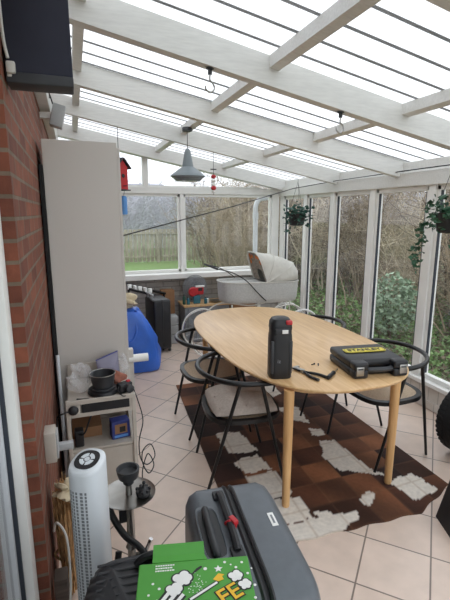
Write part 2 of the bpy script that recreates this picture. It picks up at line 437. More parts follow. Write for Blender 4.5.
# back: transom bar, mullion, gable mullion, windows
tag(M().box((1.32, YB+.03, 1.935), (2.95, .09, .085), .004).build('trim_30', MT['white_wood'], smooth=0), kind=S)
tag(M().box((1.362, YB+.03, 1.38), (.050, .09, 1.03), .004).build('trim_31', MT['white_wood'], smooth=0), kind=S)
tag(M().box((.90, YB+.03, 2.155), (.07, .09, .37), .004).build('trim_32', MT['white_wood'], smooth=0), kind=S)
tag(M().box((2.715, YB+.03, 1.38), (.11, .09, 1.03), .004).build('trim_33', MT['white_wood'], smooth=0), kind=S)
tag(M().box((-.02, YB+.03, 1.43), (.30, .09, 1.06), .004).build('trim_34', MT['white_wood'], smooth=0), kind=S)
tag(M().box((-.03, YB+.03, 2.2), (.28, .09, .45), .004).build('trim_36', MT['white_wood'], smooth=0), kind=S)
for (x0, x1) in ((.13, 1.337), (1.387, 2.66)):
    root = thing('window_%d' % wn, None, None, ((x0+x1)/2, YB+.03, 0), kind=S); wn += 1
    L_ = x1-x0; fm = M()
    for s_ in (-1, 1): fm.box((s_*(L_/2-.0135), 0, 1.383), (.026, .05, 1.01))
    fm.box((0, 0, .892), (L_-.002, .05, .03)); fm.box((0, 0, 1.875), (L_-.002, .05, .03))
    fm.build('window_frame', MT['white_wood'], root, smooth=0)
    M().box((0, 0, 1.383), (L_-.05, .008, .96)).build('pane', MT['glass'], root, smooth=0)
gp = lambda x0, x1, y: [(x0, 1.98), (x1, 1.98), (x1, zroof(x1)+.02), (x0, zroof(x0)+.02)]
toY = Matrix.Rotation(R(90), 4, 'X')
for (x0, x1) in ((.115, .862), (.938, 2.50)):
    root = thing('window_%d' % wn, None, None, (0, YB+.03, 0), kind=S); wn += 1
    M().prism(gp(x0, x1, 0), -.004, .004, toY).build('pane', MT['glass'], root, smooth=0)
    fm = M(); fm.box(((x0+x1)/2, 0, 1.985), (x1-x0, .05, .02)); fm.build('window_frame', MT['white_wood'], root, smooth=0)
# rafters (run down the slope), purlins between them
def sloped_bar(name, x0, x1, y0, y1, off0, off1, m):
    mm = M()
    rs = [[(x0, y0, zroof(x0, off0)), (x0, y1, zroof(x0, off0)), (x0, y1, zroof(x0, off1)), (x0, y0, zroof(x0, off1))],
          [(x1, y0, zroof(x1, off0)), (x1, y1, zroof(x1, off0)), (x1, y1, zroof(x1, off1)), (x1, y0, zroof(x1, off1))]]
    mm.rings(rs)
    return mm.build(name, m, smooth=0)
RY = [(-.92, -.86), (.11, .17), (1.135, 1.195), (2.21, 2.27), (3.22, 3.28), (4.20, 4.26), (5.50, 5.66)]
for i, (a, b) in enumerate(RY):
    o = sloped_bar('trim_%d' % (40+i), XW+.0, XR+.12, a, b, 0, .145, MT['beam']); o['kind'] = S
k = 50
for i in range(len(RY)-1):
    for xc in (.09, 1.04, 1.90):
        tag(sloped_bar('trim_%d' % k, xc-.027, xc+.027, RY[i][1], RY[i+1][0], .085, .145, MT['beam']), kind=S); k += 1
# translucent roof sheets with shallow ribs
roof = thing('ceiling', None, None, kind=S)
sm = M(); ys = []
y = -1.02
prof = []
while y < 5.8:
    prof += [(y, .152), (y+.150, .152), (y+.156, .160), (y+.169, .160), (y+.175, .152)]
    y += .185
sm.rings([[(x, yy, zroof(x, zz)) for yy, zz in prof] for x in (XW-.1, 1.3, XR+.25)], closed=False)
sm.build('roof_sheet', MT['sheet'], roof, smooth=0)
rm = M(); y = -1.02
while y < 5.8:
    yc = y+.1625
    rm.rings([[(x, yc-.008, zroof(x, .146)), (x, yc+.008, zroof(x, .146)), (x, yc+.008, zroof(x, .151)), (x, yc-.008, zroof(x, .151))] for x in (XW-.1, XR+.25)])
    y += .185
rm.build('sheet_seam', MT['rib'], roof, smooth=0)

# ------------------------------------------------------------------ rug
def inpoly(x, y, P):
    c = False; j = len(P)-1
    for i in range(len(P)):
        if (P[i][1] > y) != (P[j][1] > y) and x < (P[j][0]-P[i][0])*(y-P[i][1])/(P[j][1]-P[i][1])+P[i][0]: c = not c
        j = i
    return c
FCX, H_ = 430.0, 1.65
CAMYAW, CAMP = R(19.2), math.atan(87/430)
FWD = Vector((math.sin(CAMYAW)*math.cos(CAMP), math.cos(CAMYAW)*math.cos(CAMP), -math.sin(CAMP)))
RGT = Vector((math.cos(CAMYAW), -math.sin(CAMYAW), 0)); UPV = RGT.cross(FWD)
whites = [  # outlines of the white hide patches on the floor plan
 [(.92,2.86),(1.10,2.82),(1.13,2.52),(.93,2.55)],[(.92,2.47),(1.10,2.50),(1.13,2.30),(.95,2.30)],[(.93,2.27),(1.14,2.27),(1.13,2.02),(.93,2.0)],
 [(.98,2.0),(1.16,1.99),(1.14,1.80),(.98,1.82)],[(.93,1.80),(1.20,1.80),(1.21,1.66),(.95,1.66)],
 [(1.55,3.12),(1.74,3.05),(1.68,2.76),(1.56,2.86)],[(1.62,2.70),(1.72,2.66),(1.70,2.56),(1.60,2.60)],
 [(1.60,2.50),(1.72,2.48),(1.74,2.10),(1.80,1.98),(1.68,2.06),(1.54,2.15),(1.52,2.30)],
 [(1.76,1.93),(1.95,1.96),(1.99,1.78),(1.79,1.74)],[(1.47,1.86),(1.60,1.90),(1.59,1.84),(1.49,1.78)],
 [(1.17,1.86),(1.25,1.84),(1.27,1.79),(1.40,1.78),(1.38,1.72),(1.22,1.66),(1.16,1.70)],
 [(.96,3.35),(1.12,3.33),(1.12,3.14),(.96,3.12)],[(1.55,3.62),(1.74,3.60),(1.72,3.35),(1.57,3.3)]]
me = bpy.data.meshes.new('cowhide_rug')
bm = bmesh.new(); NU, NV = 116, 186
FL, FR, BR_, BL = Vector((.695, 1.69)), Vector((2.09, 1.70)), Vector((2.12, 3.88)), Vector((.845, 3.88))
rr = random.Random(3); cells = {}
vcol = {}
grid = []
def wob(a, b): return .008*math.sin(23*a+2.1*b)+.006*math.sin(41*b+17*a)+.005*math.sin(93*a-61*b)
for j in range(NV+1):
    row = []
    for i in range(NU+1):
        u, v = i/NU, j/NV
        p = (FL*(1-u)+FR*u)*(1-v)+(BL*(1-u)+BR_*u)*v
        if v < .10:
            fy = (-.05*min(1, u/.75) if u < .75 else -.05+.14*(u-.75)/.25)+.006*math.sin(40*u)
            p = p+Vector((0, fy*(1-v/.10)))
        x, y_ = p
        cu, cv = u*7, v*11.5
        ci, cj = int(min(cu, 6.999)), int(cv)
        key = (ci, cj)
        if key not in cells:
            t = rr.random(); base = Vector((70, 42, 30)).lerp(Vector((132, 86, 58)), t*t)
            if rr.random() < .3: base = Vector((52, 33, 28))
            cells[key] = (base, rr.uniform(0, 6))
        base, ph = cells[key]
        c = base.copy()
        # each hide shades from dark to tan along its own direction
        fu, fv = cu-ci, cv-cj
        c *= .78+.42*(.5+.5*math.sin(ph+2.4*fu+1.7*fv))
        xx, yy = x+.6*wob(x*1.0, y_), y_+wob(y_, x+3)
        if any(inpoly(xx, yy, P) for P in whites): c = Vector((228, 221, 210))
        if min(fu, 1-fu) < .032 or min(fv, 1-fv) < .032: c = c*.78+Vector((30, 23, 17))
        vtx = bm.verts.new((x, y_, .006)); row.append(vtx); vcol[vtx] = srgb(*[min(255, max(0, q)) for q in c])
    grid.append(row)
for j in range(NV):
    for i in range(NU):
        bm.faces.new((grid[j][i], grid[j][i+1], grid[j+1][i+1], grid[j+1][i]))
bm.verts.index_update(); order = [vcol[v] for v in bm.verts]
bm.to_mesh(me); bm.free()
at = me.color_attributes.new('hide', 'FLOAT_COLOR', 'POINT')
for q, cc in zip(at.data, order): q.color = cc
me.materials.append(MT['hide'])
rug = bpy.data.objects.new('cowhide_rug', me); COL.objects.link(rug)
sol = rug.modifiers.new('thick', 'SOLIDIFY'); sol.thickness = .005; sol.offset = -1
tag(rug, 'brown and white patchwork cowhide rug under the oak table', 'rug')

# ------------------------------------------------------------------ table
TC = (1.435, 2.815)
t = thing('dining_table', 'light oak dining table with rounded ends and round legs', 'table', (TC[0], TC[1], 0))
tp = M(); rs = []
for z, ins in ((.716, .022), (.720, .010), (.728, .002), (.735, 0), (.740, .003), (.742, .008)):
    rs.append([(x, y_, z) for x, y_ in superell(.575-ins, 1.04-ins, 2.75, 96)])
tp.rings(rs); tp.build('tabletop', MT['oak'], t, smooth=30)
ap = M()
apo = superell(.40, .86, 4, 64); api = superell(.375, .835, 4, 64)
ap.rings([[(x, y_, .655) for x, y_ in apo], [(x, y_, .716) for x, y_ in apo], [(x, y_, .716) for x, y_ in api], [(x, y_, .655) for x, y_ in api], [(x, y_, .655) for x, y_ in apo]], False, False)
ap.build('apron', MT['oak'], t)
for lx, ly in ((1.045, 1.945), (1.743, 1.93), (1.10, 3.72), (1.78, 3.72)):
    M().lathe([(.020, .007), (.022, .02), (.027, .5), (.029, .716)], (lx-TC[0], ly-TC[1], 0), 20).build('leg', MT['oak_leg'], t)

# ------------------------------------------------------------------ chairs
def make_chair():
    root = thing('dining_chair', '', 'chair')
    g_ = 'black tube dining chairs around the oak table'
    root['group'] = g_
    az = .695
    path = []
    r_ = .297
    for k in range(6): path.append((.17-.17*k/6, r_-.022*(1-k/6)**2, az-.006*(1-k/6)))
    for k in range(25):
        a = R(90+180*k/24); path.append((r_*math.cos(a)*.90, r_*math.sin(a), az+.014*max(0, -math.cos(a))))
    for k in range(1, 7): path.append((.17*k/6, -r_+.022*(k/6)**2, az-.006*k/6))
    M().tube(path, .0155, 10).build('back_arc', MT['black_metal'], root)
    for s_ in (-1, 1):
        M().tube([(.225, .262*s_, .0), (.055, .296*s_, az)], [.009, .0115], 10).build('leg', MT['black_metal'], root)
        M().tube([(-.25, .222*s_, .0), (-.070, .288*s_, az)], [.009, .0115], 10).build('leg', MT['black_metal'], root)
    so = superell(.235, .245, 3.0, 48, .0); si = superell(.205, .215, 3.0, 48, .0)
    fr = M(); fr.rings([[(x, y_, .425) for x, y_ in so], [(x, y_, .452) for x, y_ in so], [(x, y_, .452) for x, y_ in si], [(x, y_, .425) for x, y_ in si], [(x, y_, .425) for x, y_ in so]], False, False)
    fr.build('seat_frame', MT['black_metal'], root)
    M().prism(si, .440, .449).build('seat', MT['cane'], root)
    return root
ch = make_chair()
chairs = [((.935, 2.40), R(-7), 'black dining chair with a tufted taupe cushion, nearest on the left'),
          ((.955, 3.06), R(1), 'black dining chair with bare cane seat, behind the cushioned chair on the left'),
          ((1.955, 2.32), R(182), 'black dining chair on the right, behind the black tool case'),
          ((1.90, 3.17), R(180), 'black dining chair at far right of table, only arched back showing')]
for i, (p, a, lab) in enumerate(chairs):
    o = ch if i == 0 else copy_tree(ch)
    zz = .007 if i in (0,) else .0
    o.location = (p[0], p[1], .006); o.rotation_euler = (0, 0, a); o['label'] = lab
# cushion
cu = thing('seat_cushion', 'taupe tufted cushion on the nearest left chair', 'cushion', (.935, 2.40, .456), R(-7))
cm = M(); n = 26; top = []; bot = []
for j in range(n+1):
    tr_, br_ = [], []
    for i in range(n+1):
        u, v = i/n*2-1, j/n*2-1
        e = max(0, (1-abs(u)**4)*(1-abs(v)**4))**.5
        tuft = .5+.5*math.cos(u*PI*2.5)*math.cos(v*PI*2.5)
        sx_ = .205*(u-.08*u*abs(v)**3); sy_ = .215*(v-.08*v*abs(u)**3)
        tr_.append((sx_, sy_, .022+.074*e*(.58+.42*abs(math.sin(u*PI*1.25))**.6*abs(math.sin(v*PI*1.25))**.6)))
        br_.append((sx_, sy_, .018-.016*e))
    top.append(tr_); bot.append(br_)
for gg in (top, bot): cm.rings(gg, closed=False)
bmesh.ops.remove_doubles(cm.bm, verts=cm.bm.verts[:], dist=.0022)
cm.build('cushion_pad', MT['cushion'], cu, smooth=180)
for a_ in (-.082, 0, .082):
    for b_ in (-.086, 0, .086): M().ball((a_*2, b_*2, .062), (.007, .007, .004), 8, 5).build('tuft_button', MT['cushion'], cu)

# ------------------------------------------------------------------ things on the table
# black tall jump-starter pack
jb = thing('battery_pack', 'tall black battery pack with red button and small white display, standing on table', 'battery pack', (1.052, 2.085, .742), R(-14))
jb.scale = (1.03, 1.03, 1.05)
m_ = M(); rs = []
for z, sx_, sy_ in ((0, .92, .92), (.008, 1, 1), (.06, 1, 1), (.20, 1, 1), (.235, .97, .98), (.245, .93, .95), (.262, .93, .95), (.275, .97, .97), (.305, .92, .93), (.322, .75, .80), (.328, .5, .6)):
    rs.append([(x*sx_, y_*sy_, z) for x, y_ in superell(.062, .055, 4, 40)])
m_.rings(rs); m_.build('body', MT['black_plastic'], jb, smooth=35)
m_ = M(); m_.box((0, -.054, .262), (.074, .012, .034), .003); m_.build('display_bezel', MT['dark_plastic'], jb)
m_ = M(); m_.box((.014, -.061, .262), (.032, .004, .020), .001); m_.build('display', MT['white_ink'], jb)
m_ = M(); m_.box((.036, -.040, .308), (.034, .040, .022), .005); m_.build('button', MT['red'], jb)
m_ = M()
for s_ in (-1, 1): m_.box((s_*.050, -.047, .12), (.018, .014, .18), .005)
m_.build('side_rib', MT['dark_plastic'], jb)
text_mesh('logo_mark', 'iz', .03, MT['greyf'], jb, Matrix.Translation((-.014, -.0556, .10)) @ Matrix.Rotation(R(90), 4, 'X'), .0004)
# tool case
tcse = thing('tool_case', 'black plastic tool case with yellow lettered label, lying on table', 'tool case', (1.605, 2.035, .742), R(-9))
W_, D_, H2 = .335, .285, .094
m_ = M(); m_.box((0, .02, H2*.25+.001), (W_, D_, H2*.5), .016, 3); 
m_.box((-W_*.36, -D_*.5+.005, H2*.25+.001), (W_*.26, .07, H2*.5), .012, 3); m_.box((W_*.36, -D_*.5+.005, H2*.25+.001), (W_*.26, .07, H2*.5), .012, 3)
m_.build('bottom_shell', MT['black_plastic'], tcse)
m_ = M(); m_.box((0, .02, H2*.75), (W_, D_, H2*.48), .016, 3)
m_.box((-W_*.36, -D_*.5+.005, H2*.75), (W_*.26, .07, H2*.48), .012, 3); m_.box((W_*.36, -D_*.5+.005, H2*.75), (W_*.26, .07, H2*.48), .012, 3)
m_.build('lid', MT['black_plastic'], tcse)
m_ = M(); m_.tube(smoothpath([(-.085, -.115, .045), (-.07, -.150, .045), (0, -.158, .045), (.07, -.150, .045), (.085, -.115, .045)], 5), .014, 10); m_.build('handle', MT['dark_plastic'], tcse)
for s_ in (-1, 1):
    l_ = M(); l_.box((s_*.130, -.1745, .046), (.045, .008, .052), .003); lo = l_.build('latch', MT['steel'], tcse)
    l_ = M(); l_.box((s_*.130, -.179, .060), (.030, .004, .008), .001); l_.build('latch_slot', MT['dark_plastic'], lo)
m_ = M(); m_.prism(superell(.130, .036, 7, 40, 0, .035), H2+.0045-.001, H2+.0065-.001); lb_ = m_.build('label_plate', MT['case_yellow'], tcse)
m_ = M(); a_ = superell(.124, .0315, 7, 40, 0, .035); b_ = superell(.1215, .0295, 7, 40, 0, .035)
m_.rings([[(x, y_, H2+.0057) for x, y_ in a_], [(x, y_, H2+.0062) for x, y_ in a_], [(x, y_, H2+.0062) for x, y_ in b_], [(x, y_, H2+.0057) for x, y_ in b_]], False, False)
m_.build('label_border', MT['black_ink'], lb_)
text_mesh('lettering', 'STANLEY', .052, MT['black_ink'], lb_, Matrix.Translation((0, .035, H2+.0062)), .0005, 1.0, .0014)
# pliers
pl = thing('pliers', 'black handled pliers lying open on the table between pack and case', 'pliers', (1.205, 2.06, .742), R(-72))
m_ = M(); m_.tube(smoothpath([(-.085, .018, .011), (-.05, .012, .011), (-.02, .004, .011), (.02, -.012, .011), (.07, -.028, .010), (.125, -.026, .010)], 5), [.004]*6+[.007]*10+[.0085]*10, 8); m_.build('handle', MT['black_plastic'], pl)
m_ = M(); m_.tube(smoothpath([(-.085, -.012, .011), (-.05, -.008, .011), (-.02, -.002, .011), (.02, .014, .011), (.07, .036, .010), (.13, .040, .010)], 5), [.004]*6+[.007]*10+[.0085]*10, 8); m_.build('handle', MT['black_plastic'], pl)
m_ = M(); m_.box((-.055, .004, .012), (.06, .026, .014), .004); m_.box((-.085, .012, .012), (.02, .05, .013), .004); m_.lathe([(.013, .003), (.013, .021)], (-.02, 0, 0), 14); m_.build('jaw', MT['steel'], pl)
sd = thing('screwdriver', 'black screwdriver with short steel shaft lying beside the tool case', 'screwdriver', (1.315, 1.965, .742), R(38))
m_ = M(); m_.lathe([(.004, -.05), (.012, -.045), (.013, -.01), (.010, .02), (.013, .045), (.008, .052)], (0, 0, .0135), 12, Matrix.Rotation(R(90), 4, 'Y')); m_.build('handle', MT['black_plastic'], sd)
m_ = M(); m_.tube([(.05, 0, .0135), (.12, 0, .0135)], .003, 8); m_.build('shaft', MT['steel'], sd)
for i, (x, y_, a_) in enumerate(((1.325, 2.175, 20), (1.35, 2.155, 60))):
    s_ = M(); s_.tube([(-.014, 0, .005), (.010, 0, .005)], .0028, 8); s_.tube([(.010, 0, .005), (.015, 0, .005)], .005, 8)
    o = s_.build('screw', MT['black_metal'], None, loc=(x, y_, .7425)); o.rotation_euler = (0, 0, R(a_))
    tag(o, 'tiny black screw lying loose on the table top', 'screw', 'loose screws on the table')

# ------------------------------------------------------------------ left side furniture
cb = thing('wardrobe_cabinet', 'tall white cabinet standing against brick wall', 'cabinet', (.071, 2.98, 0))
m_ = M(); m_.box((-.004, 0, 1.03), (.415, .46, 2.06), .003); m_.build('body', MT['cab'], cb, smooth=0)
m_ = M(); m_.box((.212, -.115, 1.03), (.016, .226, 2.0), .002); m_.build('door', MT['cab'], cb, smooth=0)
m_ = M(); m_.box((.212, .115, 1.03), (.016, .226, 2.0), .002); m_.build('door', MT['cab'], cb, smooth=0)
m_ = M(); m_.tube([(.219, -.02, .95), (.232, -.02, .96), (.232, -.02, 1.10), (.219, -.02, 1.11)], .005, 8); m_.build('handle', MT['steel'], cb)
tag(M().box((-.153, 2.78, .96), (.022, .10, 1.92), .003).build('black_board', MT['rubber'], smooth=0), 'narrow black board standing between brick wall and tall white cabinet', 'board')
# kitchen trolley
CY = 2.36
tr = thing('trolley_cart', 'beige metal trolley in front of the tall white cabinet', 'trolley', (.085, CY, 0))
hw, zt, dp = .178, .63, .37
m_ = M()
m_.box((0, dp/2, zt-.012), (2*hw, dp, .014), .002)
m_.build('top_shelf', MT['cream'], tr, smooth=0)
m_ = M(); m_.box((0, -.006, zt-.004), (2*hw+.02, .014, .026), .003); m_.box((0, -.004, .55), (2*hw, .010, .026), .002); m_.box((-.145, -.004, .588), (.064, .008, .06)); m_.box((.155, -.004, .588), (.044, .008, .06)); m_.build('front_rail', MT['cream'], tr, smooth=0)
m_ = M(); m_.box((.025, .04, .588), (.26, .10, .055), .003); m_.build('drawer', MT['black_plastic'], tr, smooth=0)
for sx_ in (-1, 1):
    for yy in (0, dp): 
        m_ = M(); m_.box((sx_*hw, yy, .32), (.022, .022, .64), .003); m_.build('post', MT['cream'], tr, smooth=0)
m_ = M(); m_.box((0, dp-.006, .42), (2*hw, .008, .40)); m_.build('back_panel', MT['cream'], tr, smooth=0)
m_ = M(); m_.box((0, dp/2, .33), (2*hw, dp, .014), .002); m_.build('middle_shelf', MT['cream'], tr, smooth=0)
m_ = M(); m_.box((0, .01, .20), (2*hw-.02, .012, .235), .002); m_.build('front_panel', MT['cream'], tr, smooth=0)
m_ = M(); m_.box((0, dp/2, .06), (2*hw, dp, .014), .002); m_.build('bottom_shelf', MT['cream'], tr, smooth=0)
m_ = M(); m_.rings([[(hw-.010, .02, .32), (hw-.010, .34, .32), (hw-.010, .34, .60), (hw-.010, .26, .60)], [(hw-.018, .02, .32), (hw-.018, .34, .32), (hw-.018, .34, .60), (hw-.018, .26, .60)]]); m_.build('side_panel', MT['cream'], tr, smooth=0)
m_ = M(); m_.box((0, dp-.003, .675), (2*hw, .008, .10), .002); m_.build('back_rail', MT['cream'], tr, smooth=0)
ZT = zt-.004
# hotplate + saucepan
hp = thing('hotplate', 'black electric hotplate under the saucepan on the trolley', 'hotplate', (.105, CY+.10, ZT))
m_ = M(); m_.lathe([(.085, 0), (.09, .006), (.085, .022), (.060, .026)], (0, 0, 0), 28); m_.build('base', MT['black_plastic'], hp)
m_ = M(); m_.lathe([(.068, .0265), (.068, .034), (.060, .036)], (0, 0, 0), 28); m_.build('heating_plate', MT['dark_plastic'], hp)
pt = thing('saucepan', 'dark grey saucepan standing on the hotplate', 'saucepan', (.105, CY+.10, ZT+.037))
m_ = M(); m_.lathe([(.052, 0), (.058, .004), (.066, .04), (.070, .075), (.073, .078), (.068, .077), (.063, .04), (.054, .008), (.001, .007)], (0, 0, 0), 32, cap1=False); m_.build('pan_body', MT['dark_plastic'], pt)
m_ = M(); m_.lathe([(.071, .0755), (.0745, .077), (.0745, .080), (.071, .081), (.069, .079)], (0, 0, 0), 32, cap0=False, cap1=False); m_.build('rim', MT['steel'], pt)
# clear bag, pouch, food pack, camera gadget, white roll
def crumple(name, mat_, c, r, label, cat, seed, sx_=(1, 1, 1), amp=.25, seg=20, rg=14):
    q = random.Random(seed); m2 = M(); m2.ball((0, 0, 0), 1, seg, rg)
    fr = [(q.uniform(2, 6), q.uniform(0, 6), q.uniform(2, 6), q.uniform(0, 6)) for _ in range(4)]
    for v in m2.bm.verts:
        d_ = v.co.normalized(); k_ = 1
        for a1, b1, a2, b2 in fr: k_ += amp/2*math.sin(a1*d_.x+b1+a2*d_.z)*math.sin(a2*d_.y+b2)
        v.co = Vector((d_.x*r*sx_[0]*k_, d_.y*r*sx_[1]*k_, d_.z*r*sx_[2]*k_))
    zmin = min(v.co.z for v in m2.bm.verts)
    for v in m2.bm.verts:
        v.co.z = max(v.co.z-zmin-.06*r, 0)
    return tag(m2.build(name, mat_, None, 35, loc=c), label, cat)
crumple('plastic_bag', MT['film'], (-.015, CY+.14, ZT+.0005), .062, 'crumpled clear plastic bag on the trolley left of the saucepan', 'bag', 4, (.9, .8, 1.25), .5)
pc = thing('storage_pouch', 'plum coloured plastic pouch standing behind the saucepan on trolley', 'pouch', (.155, CY+.27, ZT), R(14))
m_ = M(); rs = []
for z, wx, wy in ((0, .060, .030), (.03, .066, .034), (.08, .068, .026), (.125, .070, .008), (.150, .072, .003)):
    rs.append([(x, y_+z*.25, z+x*.25*(z/.15)) for x, y_ in superell(wx, wy, 2.6, 28)])
m_.rings(rs); m_.build('pouch_body', MT['pouch'], pc)
m_ = M(); m_.tube([(-.070, .0365, .132), (.070, .0365, .169)], .004, 8); m_.build('zip_strip', MT['blue'], pc)
crumple('clear_bag', MT['film'], (.240, CY+.30, ZT+.0005), .048, 'clear plastic bag right of the plum pouch on the trolley', 'bag', 9, (.6, .8, 1.2), .4)
crumple('food_pack', MT['pink'], (.195, CY+.185, ZT+.0005), .038, 'small reddish packet behind the black camera on the trolley', 'packet', 12, (1.1, .8, .9), .5)
cg = thing('camera', 'small black camera at front right corner of the trolley top', 'camera', (.222, CY+.06, ZT), R(25))
m_ = M(); m_.box((0, 0, .03), (.085, .048, .058), .010, 3); m_.build('body', MT['black_plastic'], cg)
m_ = M(); m_.lathe([(.024, 0), (.024, .028), (.019, .030)], (0.008, -.024, .03), 20, Matrix.Rotation(R(90), 4, 'X')); m_.build('lens', MT['dark_plastic'], cg)
m_ = M(); m_.tube(smoothpath([(-.04, -.01, .05), (-.06, -.03, .03), (-.045, -.06, .006), (0, -.062, .006)], 5), .004, 6); m_.build('strap', MT['cable_black'], cg)
m_ = M(); m_.box((.025, 0, .062), (.022, .02, .010), .002); m_.build('button', MT['red'], cg)
wr = thing('paper_roll', 'white paper roll sticking out past the right edge of cabinet', 'paper roll', (.395, 3.12, .55), 0)
m_ = M(); m_.lathe([(.014, -.075), (.030, -.075), (.030, .075), (.014, .075)], (0, 0, .035), 20, Matrix.Rotation(R(90), 4, 'Y')); m_.build('roll', MT['white_ink'], wr)
m_ = M(); m_.box((-.06, 0, -.272), (.05, .05, .55), .004); m_.box((-.06, 0, .06), (.05, .05, .11), .004); m_.build('holder', MT['cab'], wr, smooth=0)
# lower shelf contents
bx = thing('device_box', 'small blue printed carton on the trolley middle shelf', 'carton', (.185, CY+.09, .338), R(8))
m_ = M(); m_.box((0, 0, .055), (.105, .07, .11), .002); m_.build('carton', MT['blue'], bx, smooth=0)
m_ = M(); m_.box((0, -.036, .062), (.072, .002, .058)); m_.build('picture_panel', MT['cardboard'], bx, smooth=0)
m_ = M(); m_.box((.008, -.0375, .058), (.034, .0015, .034)); m_.build('device_print', MT['black_ink'], bx, smooth=0)
m_ = M(); m_.box((0, -.036, .016), (.08, .002, .014)); m_.build('print_band', MT['lightblue'], bx, smooth=0)
tag(M().box((.0, CY+.22, .338+.032), (.17, .18, .064), .003).build('cardboard_carton', MT['cardboard'], smooth=0), 'flat brown cardboard carton at back of trolley middle shelf', 'carton')
ad = thing('power_adapter', 'black power adapter with coiled lead on left of trolley shelf', 'power adapter', (-.045, CY+.055, .338))
m_ = M(); m_.box((0, 0, .05), (.05, .06, .10), .008, 3); m_.build('body', MT['black_plastic'], ad)
m_ = M(); m_.tube(smoothpath([(0, -.03, .08), (.03, -.06, .10), (.06, -.055, .17), (.085, -.04, .23), (.07, -.035, .285), (.03, -.03, .29), (.0, -.03, .295)], 6), .005, 6); m_.build('lead', MT['cable_black'], ad)
ro = thing('rotary_switch', 'round black knob on the front of the trolley', 'switch', (-.065, CY-.009, .585))
m_ = M(); m_.lathe([(.026, 0), (.028, .006), (.022, .018), (.012, .024)], (0, 0, 0), 20, Matrix.Rotation(R(90), 4, 'X')); m_.build('knob', MT['black_plastic'], ro)
m_ = M(); m_.tube(smoothpath([(-.02, -.01, .0), (-.06, -.02, -.005), (-.085, 0, -.03), (-.09, .02, -.10), (-.08, -.03, -.18)], 6), .0045, 6); m_.build('lead', MT['cable_black'], ro)
# tangled cable on the right of the trolley
tag(M().tube(smoothpath([(.27, CY+.06, .645), (.29, CY+.03, .58), (.315, CY+.02, .45), (.285, CY+.0, .33), (.29, CY-.01, .22), (.33, CY+.0, .17), (.38, CY+.03, .20), (.36, CY+.05, .27), (.31, CY+.03, .25), (.30, CY+.0, .19), (.33, CY-.03, .13), (.37, CY+.02, .15), (.34, CY+.05, .21), (.30, CY+.02, .12), (.30, CY, .03), (.31, CY, .006)], 7), .0035, 6).build('tangled_cable', MT['cable_black']), 'thin black tangled cable hanging at right side of the trolley', 'cable')
# wall socket box, rod
eb = thing('socket_box', 'pale grey surface socket box on brick wall beside the trolley', 'socket', (XW, 1.80, .645))
m_ = M(); m_.box((.022, 0, .055), (.045, .085, .135), .005); m_.build('case', MT['cream'], eb)
m_ = M(); m_.box((.048, 0, .055), (.008, .07, .11), .003); m_.build('cover', MT['grey_plastic'], eb)
m_ = M(); m_.box((.075, .03, .02), (.07, .03, .03), .003); m_.build('conduit', MT['grey_plastic'], eb)
tag(M().tube([(-.125, 2.42, .012), (-.142, 2.70, .80)], .011, 10).build('leaning_rod', MT['pipe']), 'pale round rod leaning against the brick wall left of trolley', 'rod')
# straw basket with cloth behind the tower fan
sb = thing('broom_head', 'brown straw broom head on the floor behind the tower fan', 'broom head', (-.112, 1.76, 0))
q = random.Random(5); m_ = M()
for _ in range(260):
    a_, rr_ = q.uniform(0, 2*PI), q.uniform(0, .05)
    b0 = Vector((rr_*math.cos(a_)*.5, rr_*math.sin(a_), .02)); e0 = Vector((math.cos(a_)*q.uniform(.01, .05), math.sin(a_)*q.uniform(.02, .12), q.uniform(.34, .53)))
    mid = (b0+e0)/2+Vector((q.uniform(-.01, .01), q.uniform(-.02, .02), 0))
    m_.tube([b0, mid, e0], [.004, .003, .002], 4)
m_.build('bristles', MT['straw'], sb)
m_ = M(); m_.tube(smoothpath([(.0, .05*1.1, .20), (.055, 0, .20), (0, -.055, .20), (-.055, 0, .20), (0, .055, .20)], 5), .006, 6); m_.build('binding', MT['straw'], sb)
crumple('cream_cloth', MT['linen'], (-.098, 1.70, .485), .042, 'crumpled cream cloth on the straw broom head', 'cloth', 21, (1, 1.1, .8), .6)
tag(M().tube(smoothpath([(-.15, 1.62, .42), (-.135, 1.60, .47), (-.10, 1.54, .44), (-.095, 1.48, .30), (-.11, 1.45, .14), (-.105, 1.44, .06), (-.115, 1.47, .012), (-.13, 1.56, .008)], 8), .0045, 6).build('white_flex', MT['cable_white']), 'thin white flex looping down behind the tower fan', 'cable')
m_ = M(); m_.box((-.135, 1.575, .13), (.05, .07, .26), .004); tag(m_.build('timber_offcut', MT['brown_wood']), 'brown timber offcut standing against brick wall behind the tower fan', 'timber')

# ------------------------------------------------------------------ tower fan
tf = thing('tower_fan', 'white tower fan with black oval control panel on top', 'fan', (-.006, 1.285, 0), R(-28))
m_ = M(); m_.lathe([(.12, 0), (.122, .012), (.09, .024), (.05, .03)], (0, 0, 0), 36); m_.build('base', MT['fan_white'], tf)
FW, FD = .052, .060
def topz(y_): return .897+ y_*.17          # front (-y) lower
po = superell(FW, FD, 2.5, 64)
rs = [[(x, y_, .028) for x, y_ in po], [(x, y_, .5) for x, y_ in po], [(x, y_, topz(y_)-.012) for x, y_ in po]]
rs.append([(x*.97, y_*.97, topz(y_*.97)-.004) for x, y_ in po]); rs.append([(x*.90, y_*.90, topz(y_*.90)) for x, y_ in po])
m_.bm if False else None
m_ = M(); m_.rings(rs); m_.build('body', MT['fan_white'], tf, smooth=50)
tilt = Matrix.Translation((0, .0, topz(0)+.0012)) @ Matrix.Rotation(math.atan(.17), 4, 'X')
m_ = M(); m_.prism(superell(.037, .041, 2.3, 40), 0, .0025, tilt); cp = m_.build('control_panel', MT['black_plastic'], tf)
